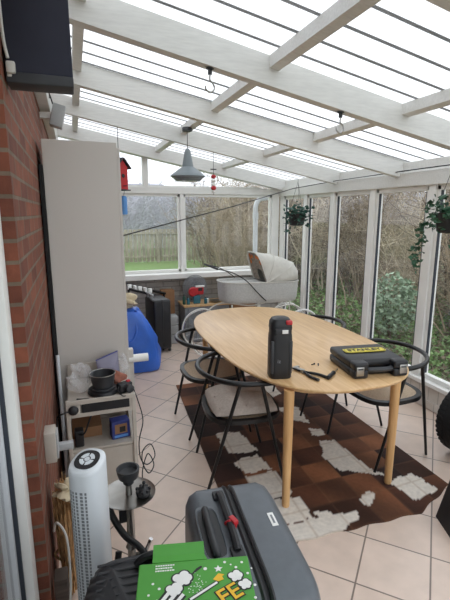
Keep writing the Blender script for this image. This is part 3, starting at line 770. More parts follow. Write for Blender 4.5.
for k in range(4):
    a0 = R(90*k+8); a1 = R(90*k+82)
    po_ = [(.023*math.cos(a0+(a1-a0)*i/6), .026*math.sin(a0+(a1-a0)*i/6)) for i in range(7)]+[(.011*math.cos(a1-(a1-a0)*i/6), .013*math.sin(a1-(a1-a0)*i/6)) for i in range(7)]
    m_ = M(); m_.prism(po_, .0025, .0042, tilt); m_.build('button', MT['fan_white'], cp)
m_ = M(); m_.prism(superell(.008, .009, 2, 20), .0025, .0042, tilt); m_.build('button', MT['fan_white'], cp)
# grille: dark slot field on the front with white slats
m_ = M()
def fpt(a_, k_=1.0): 
    c, s_ = math.cos(a_), math.sin(a_)
    return (FW*k_*math.copysign(abs(c)**.8, c), FD*k_*math.copysign(abs(s_)**.8, s_))
for i in range(7):
    a0 = R(-150+i*12); a1 = a0+R(6.5)
    pa, pb, pc_ = fpt(a0, 1.006), fpt((a0+a1)/2, 1.006), fpt(a1, 1.006)
    for kz in range(60):
        z0_ = .12+kz*.0118
        m_.rings([[(pa[0], pa[1], z0_), (pb[0], pb[1], z0_), (pc_[0], pc_[1], z0_), (pb[0]*.97, pb[1]*.97, z0_)], [(pa[0], pa[1], z0_+.0085), (pb[0], pb[1], z0_+.0085), (pc_[0], pc_[1], z0_+.0085), (pb[0]*.97, pb[1]*.97, z0_+.0085)]])
m_.build('grille_slots', mat('grille_shadow_grey', (130, 136, 140), .6), tf, smooth=0)

# ------------------------------------------------------------------ hookah
hk = thing('hookah', 'chrome water pipe with round tray and black hose beside the trolley', 'water pipe', (.135, 1.50, 0))
m_ = M(); m_.lathe([(.075, 0), (.085, .01), (.085, .05), (.06, .12), (.032, .18), (.03, .22)], (0, 0, 0), 28); m_.build('vase', MT['dark_plastic'], hk)
m_ = M(); m_.lathe([(.030, .221), (.022, .25), (.016, .27), (.016, .36), (.022, .37), (.016, .385), (.014, .55), (.020, .565), (.014, .585), (.011, .645)], (0, 0, 0), 20); m_.build('stem', MT['steel'], hk)
m_ = M(); m_.lathe([(.012, .597), (.080, .594), (.097, .602), (.100, .606), (.096, .6045), (.080, .598), (.012, .601)], (0, 0, 0), 40); m_.build('tray', MT['steel'], hk)
m_ = M(); m_.lathe([(.012, .640), (.020, .648), (.020, .660), (.036, .672), (.041, .690), (.043, .708), (.036, .709), (.031, .692), (.010, .686)], (0, 0, 0), 24); m_.build('bowl', MT['dark_plastic'], hk)
m_ = M(); m_.tube(smoothpath([(.015, 0, .33), (.045, -.035, .36), (.07, -.045, .42)], 5), .008, 8); m_.build('hose_port', MT['chrome'], hk)
m_ = M(); m_.tube(smoothpath([(-.075, .02, .585), (-.07, -.01, .54), (-.03, -.05, .47), (.02, -.07, .42), (.055, -.10, .37), (.08, -.13, .30), (.05, -.12, .20), (-.02, -.08, .17), (-.06, -.04, .28), (-.05, 0, .36)], 7), .0125, 10); m_.build('hose', MT['cable_black'], hk)
m_ = M(); m_.box((-.03, -.045, .545), (.028, .015, .05), .003); m_.build('hose_clip', MT['black_plastic'], hk)
th = thing('charcoal_cap', 'small black charcoal burner cap lying on the water pipe tray', 'charcoal cap', (.185, 1.475, .604))
m_ = M(); m_.lathe([(.026, 0), (.028, .012), (.020, .024), (.006, .030)], (0, 0, 0), 16)
for k in range(7):
    a_ = R(k*51); m_.box((.024*math.cos(a_), .024*math.sin(a_), .02), (.010, .010, .012), .002, 1, rot=a_)
m_.build('cap', MT['black_plastic'], th)
m_ = M(); m_.tube([(0, 0, .029), (0.004, 0, .045)], .004, 8); m_.ball((.004, 0, .048), .007); m_.build('knob', MT['black_plastic'], th)

# ------------------------------------------------------------------ suitcases
gs = thing('suitcase', 'large grey hard shell suitcase with red tag, standing upright', 'suitcase', (.400, .985, 0), R(-6))
SW, SD, SZ = .285, .50, .775
def shell(x0, x1):
    m2 = M(); m2.box(((x0+x1)/2, 0, .045+(SZ-.045)/2), (x1-x0, SD, SZ-.045), .0); return m2
def shell_half(side):
    m2 = M(); rs = []
    xs = [(.006, 0), (.05, 0), (.10, .0), (.125, .010), (.138, .028), (.1425, .055)]
    for x, ins in xs:
        h_, w_ = (SZ-.05)/2-ins, SD/2-ins
        rs.append([(side*x, y_, .05+(SZ-.05)/2+z) for y_, z in superell(w_, h_, 9, 64)])
    m2.rings(rs)
    return m2
shell_half(-1).build('front_shell', MT['suit_grey'], gs, smooth=50)
shell_half(1).build('back_shell', MT['suit_grey'], gs, smooth=50)
m_ = M()
for xx in (-.011, .011):
    pts = [(xx, y_, .05+(SZ-.05)/2+z) for y_, z in superell(SD/2-.001, (SZ-.05)/2-.001, 9, 64)]
    m_.tube(pts, .0065, 6, closed=True)
m_.build('zipper', MT['black_plastic'], gs)
m_ = M(); rs = []
for xx in (-.006, .006): rs.append([(xx, y_, .05+(SZ-.05)/2+z) for y_, z in superell(SD/2-.008, (SZ-.05)/2-.008, 9, 64)])
m_.rings(rs); m_.build('zip_tape', MT['black_plastic'], gs)
m_ = M(); m_.box((-.040, .155, SZ+.003), (.036, .040, .012), .004); m_.box((-.040, -.085, SZ+.003), (.036, .050, .012), .004); 
m_.tube(smoothpath([(-.040, .155, SZ+.008), (-.040, .105, SZ+.022), (-.040, -.03, SZ+.022), (-.040, -.08, SZ+.008)], 5), .011, 8); m_.build('carry_handle', MT['black_plastic'], gs)
m_ = M(); m_.box((-.030, .005, SZ+.030), (.016, .030, .014), .003, rot=R(20)); m_.tube(smoothpath([(-.040, .0, SZ+.035), (-.052, .01, SZ+.02), (-.026, -.005, SZ+.015), (-.031, .0, SZ+.036)], 4), .004, 6); m_.build('luggage_tag', MT['red'], gs)
# trolley handle recess on the left half of the top
m_ = M(); rs = []
for k_, z_ in ((1.0, .0), (.97, .005), (.86, .006), (.80, .001)):
    rs.append([(-.094+u*k_, .005+v*k_, SZ+z_) for u, v in superell(.034, .112, 5, 40)])
m_.rings(rs); m_.build('trolley_recess', MT['suit_grey'], gs)
m_ = M(); m_.prism([(-.094+u, .005+v) for u, v in superell(.0285, .096, 5, 40)], SZ+.001, SZ+.0035); m_.build('recess_floor', MT['black_plastic'], gs)
m_ = M(); m_.tube(smoothpath([(-.094, .09, SZ+.004), (-.097, .08, SZ+.016), (-.098, .005, SZ+.020), (-.097, -.07, SZ+.016), (-.094, -.08, SZ+.004)], 5), .011, 10); m_.build('trolley_handle', MT['dark_plastic'], gs)
m_ = M(); m_.box((.092, .02, SZ+.0006), (.018, .055, .0012)); stk = m_.build('sticker', MT['white_ink'], gs, smooth=0)
m_ = M(); m_.box((.092, .02, SZ+.0014), (.006, .035, .0006)); m_.build('sticker_print', MT['greyf'], stk, smooth=0)
for sx_ in (-1, 1):
    for sy_ in (-1, 1):
        m_ = M(); m_.lathe([(.024, -.012), (.026, -.008), (.026, .008), (.024, .012)], (sx_*.09, sy_*.18, .027), 16, Matrix.Rotation(R(90), 4, 'Y')); m_.box((sx_*.09, sy_*.18, .052), (.03, .03, .02), .004); m_.build('wheel', MT['black_plastic'], gs)
ds = thing('cabin_suitcase', 'charcoal ribbed cabin suitcase under the green carton', 'suitcase', (.082, .725, 0), R(-6))
DZ = .768
m_ = M()
rs = []
nx = 48
for iz, (z, ins) in enumerate(((.05, .03), (.06, .012), (.09, 0), (DZ-.06, 0), (DZ-.025, .010), (DZ-.008, .028), (DZ, .055))):
    ring = []
    for x, y_ in superell(.145-ins, .31-ins, 5, 192):
        rib = .004*math.cos(y_*2*PI/.026) if abs(y_) < .27 else 0
        ring.append((x-(rib if abs(x) > .05 else 0)*math.copysign(1, x), y_, z+ (rib if iz >= 5 else 0)))
    rs.append(ring)
m_.rings(rs); m_.build('shell', MT['suit_dark'], ds, smooth=60)
m_ = M()
for k in range(22):
    yy = -.26+k*.0248
    m_.tube([(-.108, yy, DZ-.004), (-.06, yy, DZ-.0005), (.06, yy, DZ-.0005), (.108, yy, DZ-.004)], .0035, 6)
m_.build('ridge', MT['suit_dark'], ds)
m_ = M(); m_.box((.045, .235, DZ+.006), (.10, .05, .014), .005); m_.tube(smoothpath([(-.01, .235, DZ+.006), (.015, .235, DZ+.024), (.085, .235, DZ+.024), (.11, .235, DZ+.006)], 5), .011, 8); m_.build('carry_handle', MT['black_plastic'], ds)
for sx_ in (-1, 1):
    for sy_ in (-1, 1):
        m_ = M(); m_.lathe([(.022, -.012), (.024, -.008), (.024, .008), (.022, .012)], (sx_*.11, sy_*.22, .025), 16, Matrix.Rotation(R(90), 4, 'Y')); m_.box((sx_*.11, sy_*.22, .052), (.03, .03, .02), .004); m_.build('wheel', MT['black_plastic'], ds)

# green printed carton lying on the cabin suitcase
gc = thing('green_carton', 'green printed carton with stars and clouds lying on the charcoal suitcase', 'carton', (.205, .735, .779), R(-13))
m_ = M(); m_.box((-.012, -.04, .022), (.262, .36, .044), .002); m_.build('carton_body', MT['green_card'], gc, smooth=0)
m_ = M(); m_.rings([[(-.112, .140, .041), (.02, .140, .041), (.012, .156, .045), (-.112, .156, .045)], [(-.112, .140, .0445), (.02, .140, .0445), (.012, .156, .0485), (-.112, .156, .0485)]])
m_.rings([[(-.112, .1562, .0445), (.014, .1562, .0445), (.014, .192, .047), (-.112, .192, .047)], [(-.112, .1562, .0475), (.014, .1562, .0475), (.014, .192, .050), (-.112, .192, .050)]]); m_.build('flap', MT['green_card'], gc, smooth=0)
ZC = .0443
def flat(pl_, z, h, mt, nm, par=gc): 
    m2 = M(); m2.prism(pl_, z, z+h); return m2.build(nm, mt, par, smooth=0)
def star(cx, cy, r, n=5, rot=0, k=.45):
    return [(cx+(r if i % 2 == 0 else r*k)*math.cos(rot+PI*i/n), cy+(r if i % 2 == 0 else r*k)*math.sin(rot+PI*i/n)) for i in range(2*n)]
flat(star(.035, .112, .0095, 5, .3), ZC, .0004, MT['white_ink'], 'printed_star'); flat(star(-.090, .045, .007, 5, 0), ZC, .0004, MT['white_ink'], 'printed_star')
for (x, y_, r_) in ((.008, .115, .004), (.05, .128, .0032), (.072, .112, .003), (.086, .124, .003), (.094, .094, .003), (.104, .064, .003), (-.085, .075, .003), (-.098, .088, .0028), (-.105, .062, .0026), (.100, .035, .003), (.062, .120, .002), (.104, .106, .002)):
    flat([(x+r_*math.cos(2*PI*k/10), y_+r_*math.sin(2*PI*k/10)) for k in range(10)], ZC, .0004, MT['white_ink'], 'printed_dot')
def cloud(cx, cy, s_, nm='printed_cloud'):
    bl = [(0, 0, 1), (.9, .35, .8), (-.8, .4, .8), (.35, 1.0, .8), (-.3, -.7, .6), (.7, -.5, .6)]
    mo = M(); mi = M()
    for x, y_, r_ in bl:
        bi = bl.index((x, y_, r_))
        for mm, e, z in ((mo, s_*.30, ZC+.00002*bi), (mi, 0, ZC+.0005+.00012*bi)):
            mm.prism([(cx+x*s_+(r_*s_+e)*math.cos(2*PI*k/18), cy+y_*s_+(r_*s_+e)*math.sin(2*PI*k/18)) for k in range(18)], z, z+.0004)
    c_ = mo.build(nm, MT['black_ink'], gc, smooth=0); mi.build('cloud_fill', MT['white_ink'], c_, smooth=0)
cloud(-.040, .092, .012); cloud(-.056, .068, .010); cloud(.068, .088, .009); cloud(.084, .066, .008)
# striped cone
cone_o = flat([(-.064, .082), (-.032, .052), (-.090, -.02), (-.120, 0)], ZC, .0004, MT['black_ink'], 'printed_cone')
for a0, a1 in ((.12, .3), (.42, .6), (.74, .9)):
    l = lambda p, q, t: (p[0]+(q[0]-p[0])*t, p[1]+(q[1]-p[1])*t)
    A, B_ = (-.064, .082), (-.032, .052); C_, D2 = (-.120, 0), (-.090, -.02)
    flat([l(A, B_, a0), l(A, B_, a1), l(C_, D2, a1), l(C_, D2, a0)], ZC+.0005, .0003, MT['white_ink'], 'stripe', cone_o)
m_ = M()
q = random.Random(8)
for _ in range(46):
    x, y_ = -.012+q.gauss(0, .010), .070+q.gauss(0, .012); r_ = .0011
    m_.prism([(x+r_*math.cos(k), y_+r_*math.sin(k)) for k in (0, 1.57, 3.14, 4.7)], ZC, ZC+.0003)
m_.build('printed_spray', MT['white_ink'], gc, smooth=0)
flat([(-.026, .098), (-.020, .102), (.002, .120), (.000, .124), (-.010, .118)], ZC, .0004, MT['black_ink'], 'printed_spark')
bn = flat([(-.030, 0.0460), (.030, 0.0840), (.034, 0.0760), (-.026, 0.0370)], ZC, .0004, MT['black_ink'], 'printed_banner')
flat([(-.026, 0.0460), (.029, 0.0805), (.031, 0.0760), (-.024, 0.0415)], ZC+.0005, .0003, MT['white_ink'], 'banner_fill', bn)
flat([(.022, 0.0860), (.034, 0.1000), (.046, 0.0960), (.041, 0.0920), (.044, 0.0840), (.032, 0.0800)], ZC+.0002, .0005, MT['yellow_ink'], 'banner_tail', bn)
text_mesh('lettering_shadow', 'FE', .050, MT['black_ink'], gc, Matrix.Translation((.052, .047, ZC+.0004)) @ Matrix.Rotation(R(28), 4, 'Z'), .0002, 1.0, .0030)
text_mesh('lettering', 'FE', .050, MT['yellow_ink'], gc, Matrix.Translation((.052, .047, ZC+.0012)) @ Matrix.Rotation(R(28), 4, 'Z'), .0003, 1.0, .0006)
m_ = M()
for k, L_ in enumerate((.044, .040, .042)):
    x = -.104
    while x < -.104+L_:
        w_ = .0035+.002*((k*7+int(x*1e4)) % 3)/2
        m_.box((x+w_/2, .130-k*.0075, ZC+.0002), (w_, .0036, .0004)); x += w_+.0012
m_.build('small_print', MT['white_ink'], gc, smooth=0)
def kids(o):
    for c_ in o.children:
        yield c_
        yield from kids(c_)
for c_ in kids(gc):
    if c_.name.split('.')[0] in ('carton_body', 'flap', 'small_print'): continue
    for v in c_.data.vertices:
        v.co.x = v.co.x*1.14+.004; v.co.y = (v.co.y-.135)*1.12+.133

# ------------------------------------------------------------------ wall panel top left, junction box, cable
wp = thing('wall_panel', 'dark navy box panel fixed high on brick wall at upper left', 'wall panel', (-.17, 1.62, 2.045))
m_ = M(); m_.box((.1035, 0, .33), (.195, .10, .60), .006); m_.build('body', MT['navy'], wp)
m_ = M(); m_.box((.1035, -.003, .016), (.197, .10, .032), .005); m_.build('lower_edge', MT['charcoal'], wp)
m_ = M(); m_.box((-.0, .0, .25), (.012, .06, .12), .002); m_.build('bracket', MT['black_metal'], wp)
wc = thing('power_lead', 'white power lead with plug hanging beside the navy wall panel', 'cable', (-.158, 1.56, 2.05))
m_ = M(); m_.tube(smoothpath([(.004, 0, .06), (-.004, 0, .12), (-.006, .0, .25), (-.008, .0, .5)], 6), .005, 8); m_.build('flex', MT['cable_white'], wc)
m_ = M(); m_.box((.010, 0, .035), (.026, .02, .034), .005, 2); m_.box((.004, .012, .02), (.014, .014, .02), .003); m_.build('plug', MT['cable_white'], wc)
jx = thing('junction_box', 'grey junction box with black lead on the roof plate above cabinet', 'junction box', (-.098, 3.45, 2.27))
m_ = M(); m_.box((.045, 0, .05), (.085, .10, .15), .006, rot=Matrix.Rotation(R(14), 4, 'Y')); m_.build('case', MT['grey_plastic'], jx)
m_ = M(); m_.tube(smoothpath([(.02, -.04, .12), (.0, -.05, .19), (-.02, -.02, .21), (.0, 0, .18), (-.005, -.06, .16), (-.035, -.06, .22)], 6), .005, 6); m_.build('lead', MT['cable_black'], jx)
m_ = M(); m_.box((-.034, .0, .05), (.09, .04, .04)); m_.build('mount', MT['white_wood'], jx, smooth=0)
# clothesline
tag(M().tube([(.31, 2.99, 1.50), (1.5, 4.05, 1.715), (2.68, 5.06, 1.955), (2.715, 4.2, 1.99), (2.715, 3.0, 2.005), (2.715, 1.5, 2.01)], .005, 6).build('clothes_line', MT['cable_black']), 'thin dark line stretched from the cabinet to the right header beam', 'line')

# ------------------------------------------------------------------ hanging things
def rz_(x, off=0): return zroof(x, off)
def hook(x, y_, lab):
    h = thing('ceiling_hook', lab, 'hook', (x, y_, zroof(x)), 0, 'metal hooks screwed under the rafters')
    m2 = M(); m2.lathe([(.020, -.005), (.020, 0)], (0, 0, 0), 14); m2.box((0, 0, -.018), (.02, .014, .028), .003); m2.build('plate', MT['dark_plastic'], h)
    m2 = M(); m2.tube(smoothpath([(0, 0, -.03), (0, 0, -.055), (.018, 0, -.075), (.022, 0, -.098), (0, 0, -.115), (-.022, 0, -.100), (-.024, 0, -.085)], 5), .0045, 8); m2.build('hook_wire', MT['steel'], h)
    return h
hook(.70, 2.24, 'metal hook under the nearest rafter, left of two, above the pendant lamp')
hook(1.475, 2.24, 'metal hook under the nearest rafter, right of the two')
PX, PY = 1.005, 3.90
pl_ = thing('pendant_lamp', 'grey bell shaped pendant lamp hanging over the table', 'lamp', (PX, PY, 1.93))
pz = zroof(PX)-1.93
zr = zroof(PX, .085)-1.93
m_ = M(); m_.lathe([(.045, zr-.032), (.045, zr-.004), (.042, zr)], (0, 0, 0), 20); m_.build('canopy', MT['dark_plastic'], pl_)
m_ = M(); m_.tube([(0, 0, .268), (0, 0, zr-.03)], .0035, 6); m_.build('cord', MT['dark_plastic'], pl_)
m_ = M(); m_.lathe([(.010, .282), (.022, .270), (.030, .245), (.046, .155), (.052, .125), (.075, .110), (.130, .070), (.155, .048), (.158, .040), (.150, .042), (.125, .064), (.070, .102), (.045, .118)], (0, 0, 0), 40, cap1=False); m_.build('shade', MT['lamp'], pl_)
m_ = M(); m_.lathe([(.152, .040), (.120, .016), (.108, .002), (.100, .0)], (0, 0, 0), 40, cap0=False); m_.build('diffuser', MT['lamp_glass'], pl_)
m_ = M()
for r_, z in ((.140, .030), (.124, .018), (.110, .004)):
    m_.tube([(r_*math.cos(2*PI*k/40), r_*math.sin(2*PI*k/40), z) for k in range(40)], .003, 6, closed=True)
m_.build('guard_ring', MT['lamp'], pl_)
# leaf clouds
def leaf_cloud(mm, q, n, fn, size=(.02, .04), up=.4):
    for _ in range(n):
        c = Vector(fn(q)); s_ = q.uniform(*size)
        d_ = Vector((q.gauss(0, 1), q.gauss(0, 1), q.gauss(0, 1)*up)).normalized(); w = d_.cross(Vector((q.gauss(0, 1), q.gauss(0, 1), q.gauss(0, 1)))).normalized()
        nn = d_.cross(w)*s_*.12
        pts = [c-d_*s_*.5, c-d_*s_*.1+w*s_*.42+nn, c+d_*s_*.55, c-d_*s_*.1-w*s_*.42+nn]
        v = [mm.bm.verts.new(p) for p in pts]
        mm.bm.faces.new((v[0], v[1], v[2])); mm.bm.faces.new((v[0], v[2], v[3]))
def hanging_plant(x, y_, zt_, s_, lab, mat_, trail):
    zc = zroof(x)
    h = thing('hanging_plant', lab, 'plant', (x, y_, zt_))
    q = random.Random(int(x*100+y_*10)); 
    m2 = M(); m2.lathe([(.05*s_, -.09*s_), (.075*s_, -.08*s_), (.095*s_, .03*s_), (.10*s_, .04*s_), (.085*s_, .035*s_)], (0, 0, 0), 24); m2.build('pot', MT['pot'], h)
    m2 = M()
    for k in range(3):
        a_ = R(120*k+20); m2.tube([(.096*s_*math.cos(a_), .096*s_*math.sin(a_), .03*s_), (0, 0, min(.40*s_, zc-zt_-.03))], .0018, 5)
    m2.tube([(0, 0, min(.40*s_, zc-zt_-.03)), (0, 0, zc-zt_)], .002, 5); m2.build('hanger', MT['dark_plastic'], h)
    m2 = M()
    def fn(q_):
        a_ = q_.uniform(0, 2*PI); r_ = abs(q_.gauss(.085, .045))*s_
        return (r_*math.cos(a_), r_*math.sin(a_), q_.gauss(.035, .05)*s_)
    leaf_cloud(m2, q, 260, fn, (.028*s_, .05*s_))
    for (dx, dy, L2) in trail:
        def ft(q_, dx=dx, dy=dy, L2=L2):
            t_ = q_.random(); return (dx*(1+.3*t_)+q_.gauss(0, .016), dy*(1+.3*t_)+q_.gauss(0, .016), -.02-t_*L2)
        leaf_cloud(m2, q, int(130*L2), ft, (.025*s_, .045*s_))
    m2.build('foliage', mat_, h, smooth=0, fixn=False)
    return h
hanging_plant(2.43, 4.47, 1.60, 1.05, 'small ivy in hanging pot near the far glass corner', MT['leaf2'], [(-.10, .0, .16), (.08, -.05, .10)])
hanging_plant(2.42, 2.30, 1.61, 1.05, 'larger ivy trailing from a dark hanging pot at right edge', MT['leaf'], [(-.13, .10, .30), (-.10, .12, .36), (-.06, -.1, .16)])
# birdhouse, blue tube, ornament
bh = thing('birdhouse', 'red birdhouse with dark pitched roof hanging past the cabinet edge', 'birdhouse', (.435, 4.22, 1.865), R(35))
m_ = M(); m_.prism([(-.055, 0), (.055, 0), (.055, .20), (0, .26), (-.055, .20)], -.05, .05, Matrix.Rotation(R(90), 4, 'X')); m_.build('box', MT['red_wood'], bh, smooth=0)
m_ = M()
for s_ in (-1, 1): m_.box((s_*.045, 0, .232), (.125, .14, .010), .0, rot=Matrix.Rotation(R(47*s_), 4, 'Y'))
m_.build('roof', MT['roof_dark'], bh, smooth=0)
m_ = M(); m_.box((0, -.01, -.006), (.13, .13, .010), .002); m_.tube([(0, -.05, .03), (0, -.10, .03)], .005, 6); m_.build('perch_board', MT['roof_dark'], bh)
m_ = M(); m_.lathe([(.018, 0), (.018, .004)], (0, -.0505, .12), 14, Matrix.Rotation(R(90), 4, 'X')); m_.build('entrance_hole', MT['black_ink'], bh)
m_ = M(); m_.tube([(0, 0, .265), (0, 0, zroof(.435)-1.865)], .003, 6); m_.build('cord', MT['dark_plastic'], bh)
bt = thing('bird_feeder', 'light blue and red hanging tube below the red birdhouse', 'bird feeder', (.445, 4.22, 1.635))
m_ = M(); m_.lathe([(.024, 0), (.030, .006), (.030, .155), (.020, .172)], (0.02, 0, 0), 18); m_.build('tube', MT['lightblue'], bt)
m_ = M(); m_.box((-.022, 0, .135), (.03, .04, .06), .004); m_.build('cap', MT['red'], bt)
m_ = M(); m_.tube([(.02, 0, .17), (.03, 0, .224)], .002, 5); m_.build('cord', MT['dark_plastic'], bt)
orn = thing('hanging_ornament', 'red and white hanging ornament string near the back windows', 'ornament', (1.352, 4.232, 1.86))
zo = zroof(1.352)-1.86
m_ = M(); m_.tube([(0, 0, -.03), (0, 0, zo)], .0025, 5); m_.build('string', MT['dark_plastic'], orn)
for k, (z, r_, mt_) in enumerate(((.145, .026, 'red'), (.105, .024, 'white_ink'), (.070, .024, 'white_ink'), (.035, .028, 'red'), (.0, .020, 'white_ink'))):
    m_ = M(); m_.ball((0, 0, z), (r_, r_, r_*.8), 12, 8); m_.build('bead', MT[mt_], orn)
m_ = M(); m_.box((0, 0, .215), (.06, .012, .010), .002); m_.build('hanger_bar', MT['dark_plastic'], orn)

# ------------------------------------------------------------------ back area
# blue bag
bb = thing('shopping_bag', 'big blue woven plastic bag on the floor past the cabinet', 'bag', (.575, 4.50, 0))
m_ = M(); rs = []; q = random.Random(11)
zz_ = [(0, .20, .15), (.01, .235, .185), (.06, .25, .20), (.13, .245, .20), (.2, .25, .20), (.27, .232, .192), (.35, .232, .19), (.43, .205, .175), (.5, .195, .165), (.56, .165, .148), (.6, .155, .135), (.65, .125, .11)]
for z, a_, b_ in zz_:
    rs.append([(x*(1+.05*math.sin(7*k/64*6.28+z*9)+.035*math.sin(13*k/64*6.28-z*21))*.95-.10*(z/.65)**2, y_*(1+.04*math.sin(5*k/64*6.28+z*13)), z) for k, (x, y_) in enumerate(superell(a_, b_, 2.8, 64))])
m_.rings(rs); m_.build('bag_body', MT['blue_bag'], bb, smooth=50)
for s_ in (-1, 1):
    m_ = M(); m_.tube(smoothpath([(-.16, s_*.09, .58), (-.16, s_*.13, .48), (-.10, s_*.19, .36), (-.03, s_*.175, .46), (-.04, s_*.11, .60)], 6), .011, 6); m_.build('strap', MT['blue_bag'], bb)
m_ = M(); m_.rings([[(x-.10, y_, .645+.02*math.sin(k)) for k, (x, y_) in enumerate(superell(.128, .113, 2.8, 40))], [(x-.10, y_, .66+.02*math.sin(k)) for k, (x, y_) in enumerate(superell(.10, .09, 2.8, 40))]]); m_.build('gathered_top', MT['blue_bag'], bb)
crumple('folded_fabric', MT['linen'], (.475, 4.50, .66), .085, 'crumpled pale fabric sticking out on top of the blue bag', 'fabric', 31, (1, .9, .7), .5)
# black upright suitcase
bs = thing('upright_suitcase', 'black upright suitcase standing behind the blue bag', 'suitcase', (.905, 5.08, 0), R(8))
m_ = M(); m_.box((0, 0, .345), (.215, .36, .61), .028, 4); m_.build('shell', MT['black_plastic'], bs)
m_ = M(); m_.box((0, 0, .345), (.012, .366, .616), .02, 3); m_.build('zipper', MT['black_plastic'], bs)
m_ = M()
for s_ in (-1, 1): m_.tube([(-.09, s_*.09, .64), (-.09, s_*.09, .70)], .008, 8)
m_.box((-.09, 0, .70), (.03, .22, .025), .008); m_.build('trolley_handle', MT['grey_plastic'], bs)
for sx_ in (-1, 1):
    for sy_ in (-1, 1):
        m_ = M(); m_.lathe([(.022, -.012), (.024, 0), (.022, .012)], (sx_*.09, sy_*.14, .024), 14, Matrix.Rotation(R(90), 4, 'Y')); m_.build('wheel', MT['black_plastic'], bs)
# long zig-zag folded item on top
fb = thing('clothes_airer', 'black and white folded clothes airer leaning by the low back wall', 'clothes airer', (.80, 5.45, 0))
m_ = M(); m_.tube([(-.22, -.30, .80), (.28, .02, .62)], .016, 8); m_.tube([(-.22, -.36, .77), (.24, -.04, .58)], .016, 8); m_.build('rail', MT['black_metal'], fb)
m_ = M()
for k in range(5):
    a_ = Vector((-.22, -.33, .79)).lerp(Vector((.05, -.16, .70)), k/4); m_.box(a_, (.055, .03, .06), .006, rot=R(30+90*(k % 2)))
m_.build('hinge', MT['white_ink'], fb)
m_ = M(); m_.tube([(-.20, .08, 0), (-.22, -.30, .79)], .012, 8); m_.tube([(.24, .10, 0), (.26, 0, .62)], .012, 8); m_.build('leg', MT['black_metal'], fb)
# cardboard box + white stack beside the crate
tag(M().box((1.115, 5.53, .33), (.17, .14, .66), .004).build('cardboard_box', MT['cardboard'], smooth=0), 'tall brown cardboard box by low back wall behind black suitcase', 'box')
for k in range(3):
    tag(M().box((1.13, 5.30, .062+k*.122), (.12, .16, .118), .012, 3).build('white_canister', MT['grey_plastic']), ['pale plastic tub on floor left of the grey crate, bottom of stack', 'pale plastic tub left of the grey crate, middle of stack', 'pale plastic tub left of the grey crate, top of stack'][k], 'tub', 'stacked pale plastic tubs')
# grey crate with things on top
cr = thing('storage_crate', 'grey storage box with pale wooden lid by the back wall', 'storage box', (1.575, 5.38, 0))
m_ = M(); m_.box((0, 0, .235), (.60, .34, .47), .008); m_.build('box', MT['greyf'], cr, smooth=0)
m_ = M(); m_.box((0, 0, .483), (.63, .37, .024), .004); m_.build('lid', MT['oak'], cr, smooth=0)
m_ = M()
for k in range(6): m_.box((-.25+k*.1, -.174, .235), (.012, .012, .44), .003)
m_.build('rib', MT['greyf'], cr, smooth=0)
ZL = .4955
df = thing('desk_fan', 'round grey wire guard fan on the storage box', 'fan', (1.475, 5.46, ZL))
m_ = M(); m_.lathe([(.08, 0), (.08, .015), (.02, .03)], (0, 0, 0), 20); m_.tube([(0, 0, .02), (0, 0, .14)], .012, 8); m_.build('stand', MT['greyf'], df)
m_ = M(); cz = .185
for k in range(64):
    a_ = 2*PI*k/64; m_.tube([(.02*math.cos(a_), -.05, cz+.02*math.sin(a_)), (.12*math.cos(a_), -.045, cz+.12*math.sin(a_)), (.165*math.cos(a_), -.01, cz+.165*math.sin(a_))], .0034, 4)
for r_, yy in ((.165, -.01), (.145, -.03), (.12, -.045), (.09, -.048), (.06, -.05)):
    m_.tube([(r_*math.cos(2*PI*k/36), yy, cz+r_*math.sin(2*PI*k/36)) for k in range(36)], .004, 6, closed=True)
m_.build('guard', MT['greyf'], df)
m_ = M(); m_.lathe([(.03, 0), (.03, .03)], (0, .01, cz), 14, Matrix.Rotation(R(90), 4, 'X'))
for k in range(3):
    a_ = R(120*k); m_.box((.08*math.cos(a_), -.01, cz+.08*math.sin(a_)), (.12, .01, .07), .02, rot=Matrix.Rotation(-a_, 4, 'Y') @ Matrix.Rotation(R(25), 4, 'X'))
m_.build('blades', MT['grey_plastic'], df)
rg = thing('red_gadget', 'red and white device with black display in front of the wire fan', 'device', (1.455, 5.30, ZL))
m_ = M(); m_.lathe([(.05, -.02), (.062, -.01), (.062, .01), (.05, .02)], (-.045, 0, .155), 24, Matrix.Rotation(R(90), 4, 'X')); m_.box((.03, 0, .165), (.13, .035, .10), .015, 3); m_.build('body', MT['red'], rg)
m_ = M(); m_.box((.045, -.019, .185), (.055, .006, .04), .003); m_.build('display', MT['black_ink'], rg)
m_ = M(); m_.box((.045, 0, .222), (.12, .036, .02), .005); m_.build('top_strip', MT['white_ink'], rg)
m_ = M(); m_.box((0, 0, .052), (.09, .05, .104), .008); m_.build('stand', MT['teal'], rg)
for (x, y_, h_, mt_, lab, ct) in ((1.285, 5.29, .13, 'leaf2', 'green slim bottle at left end of the storage box lid', 'bottle'), (1.335, 5.27, .10, 'teal', 'teal bottle between green bottle and red device', 'bottle'), (1.565, 5.26, .085, 'teal', 'short teal bottle just right of the red device', 'bottle'), (1.60, 5.30, .075, 'white_ink', 'small white bottle right of the short teal bottle', 'bottle')):
    b_ = thing('bottle', lab, ct, (x, y_, ZL), 0, 'small bottles on the storage box')
    m_ = M(); m_.lathe([(.018, 0), (.020, .005), (.020, h_*.7), (.008, h_*.85), (.008, h_*.9)], (0, 0, 0), 14); m_.build('body', MT[mt_], b_)
    m_ = M(); m_.lathe([(.0095, h_*.88), (.0095, h_)], (0, 0, 0), 12); m_.build('cap', MT['dark_plastic'], b_)
dish = M(); dish.lathe([(.05, 0), (.085, .02), (.088, .024), (.08, .022), (.05, .006)], (0, 0, 0), 24)
tag(dish.build('shallow_dish', MT['steel'], None, loc=(1.72, 5.32, ZL)), 'shallow metal dish at the right end of storage box lid', 'dish')
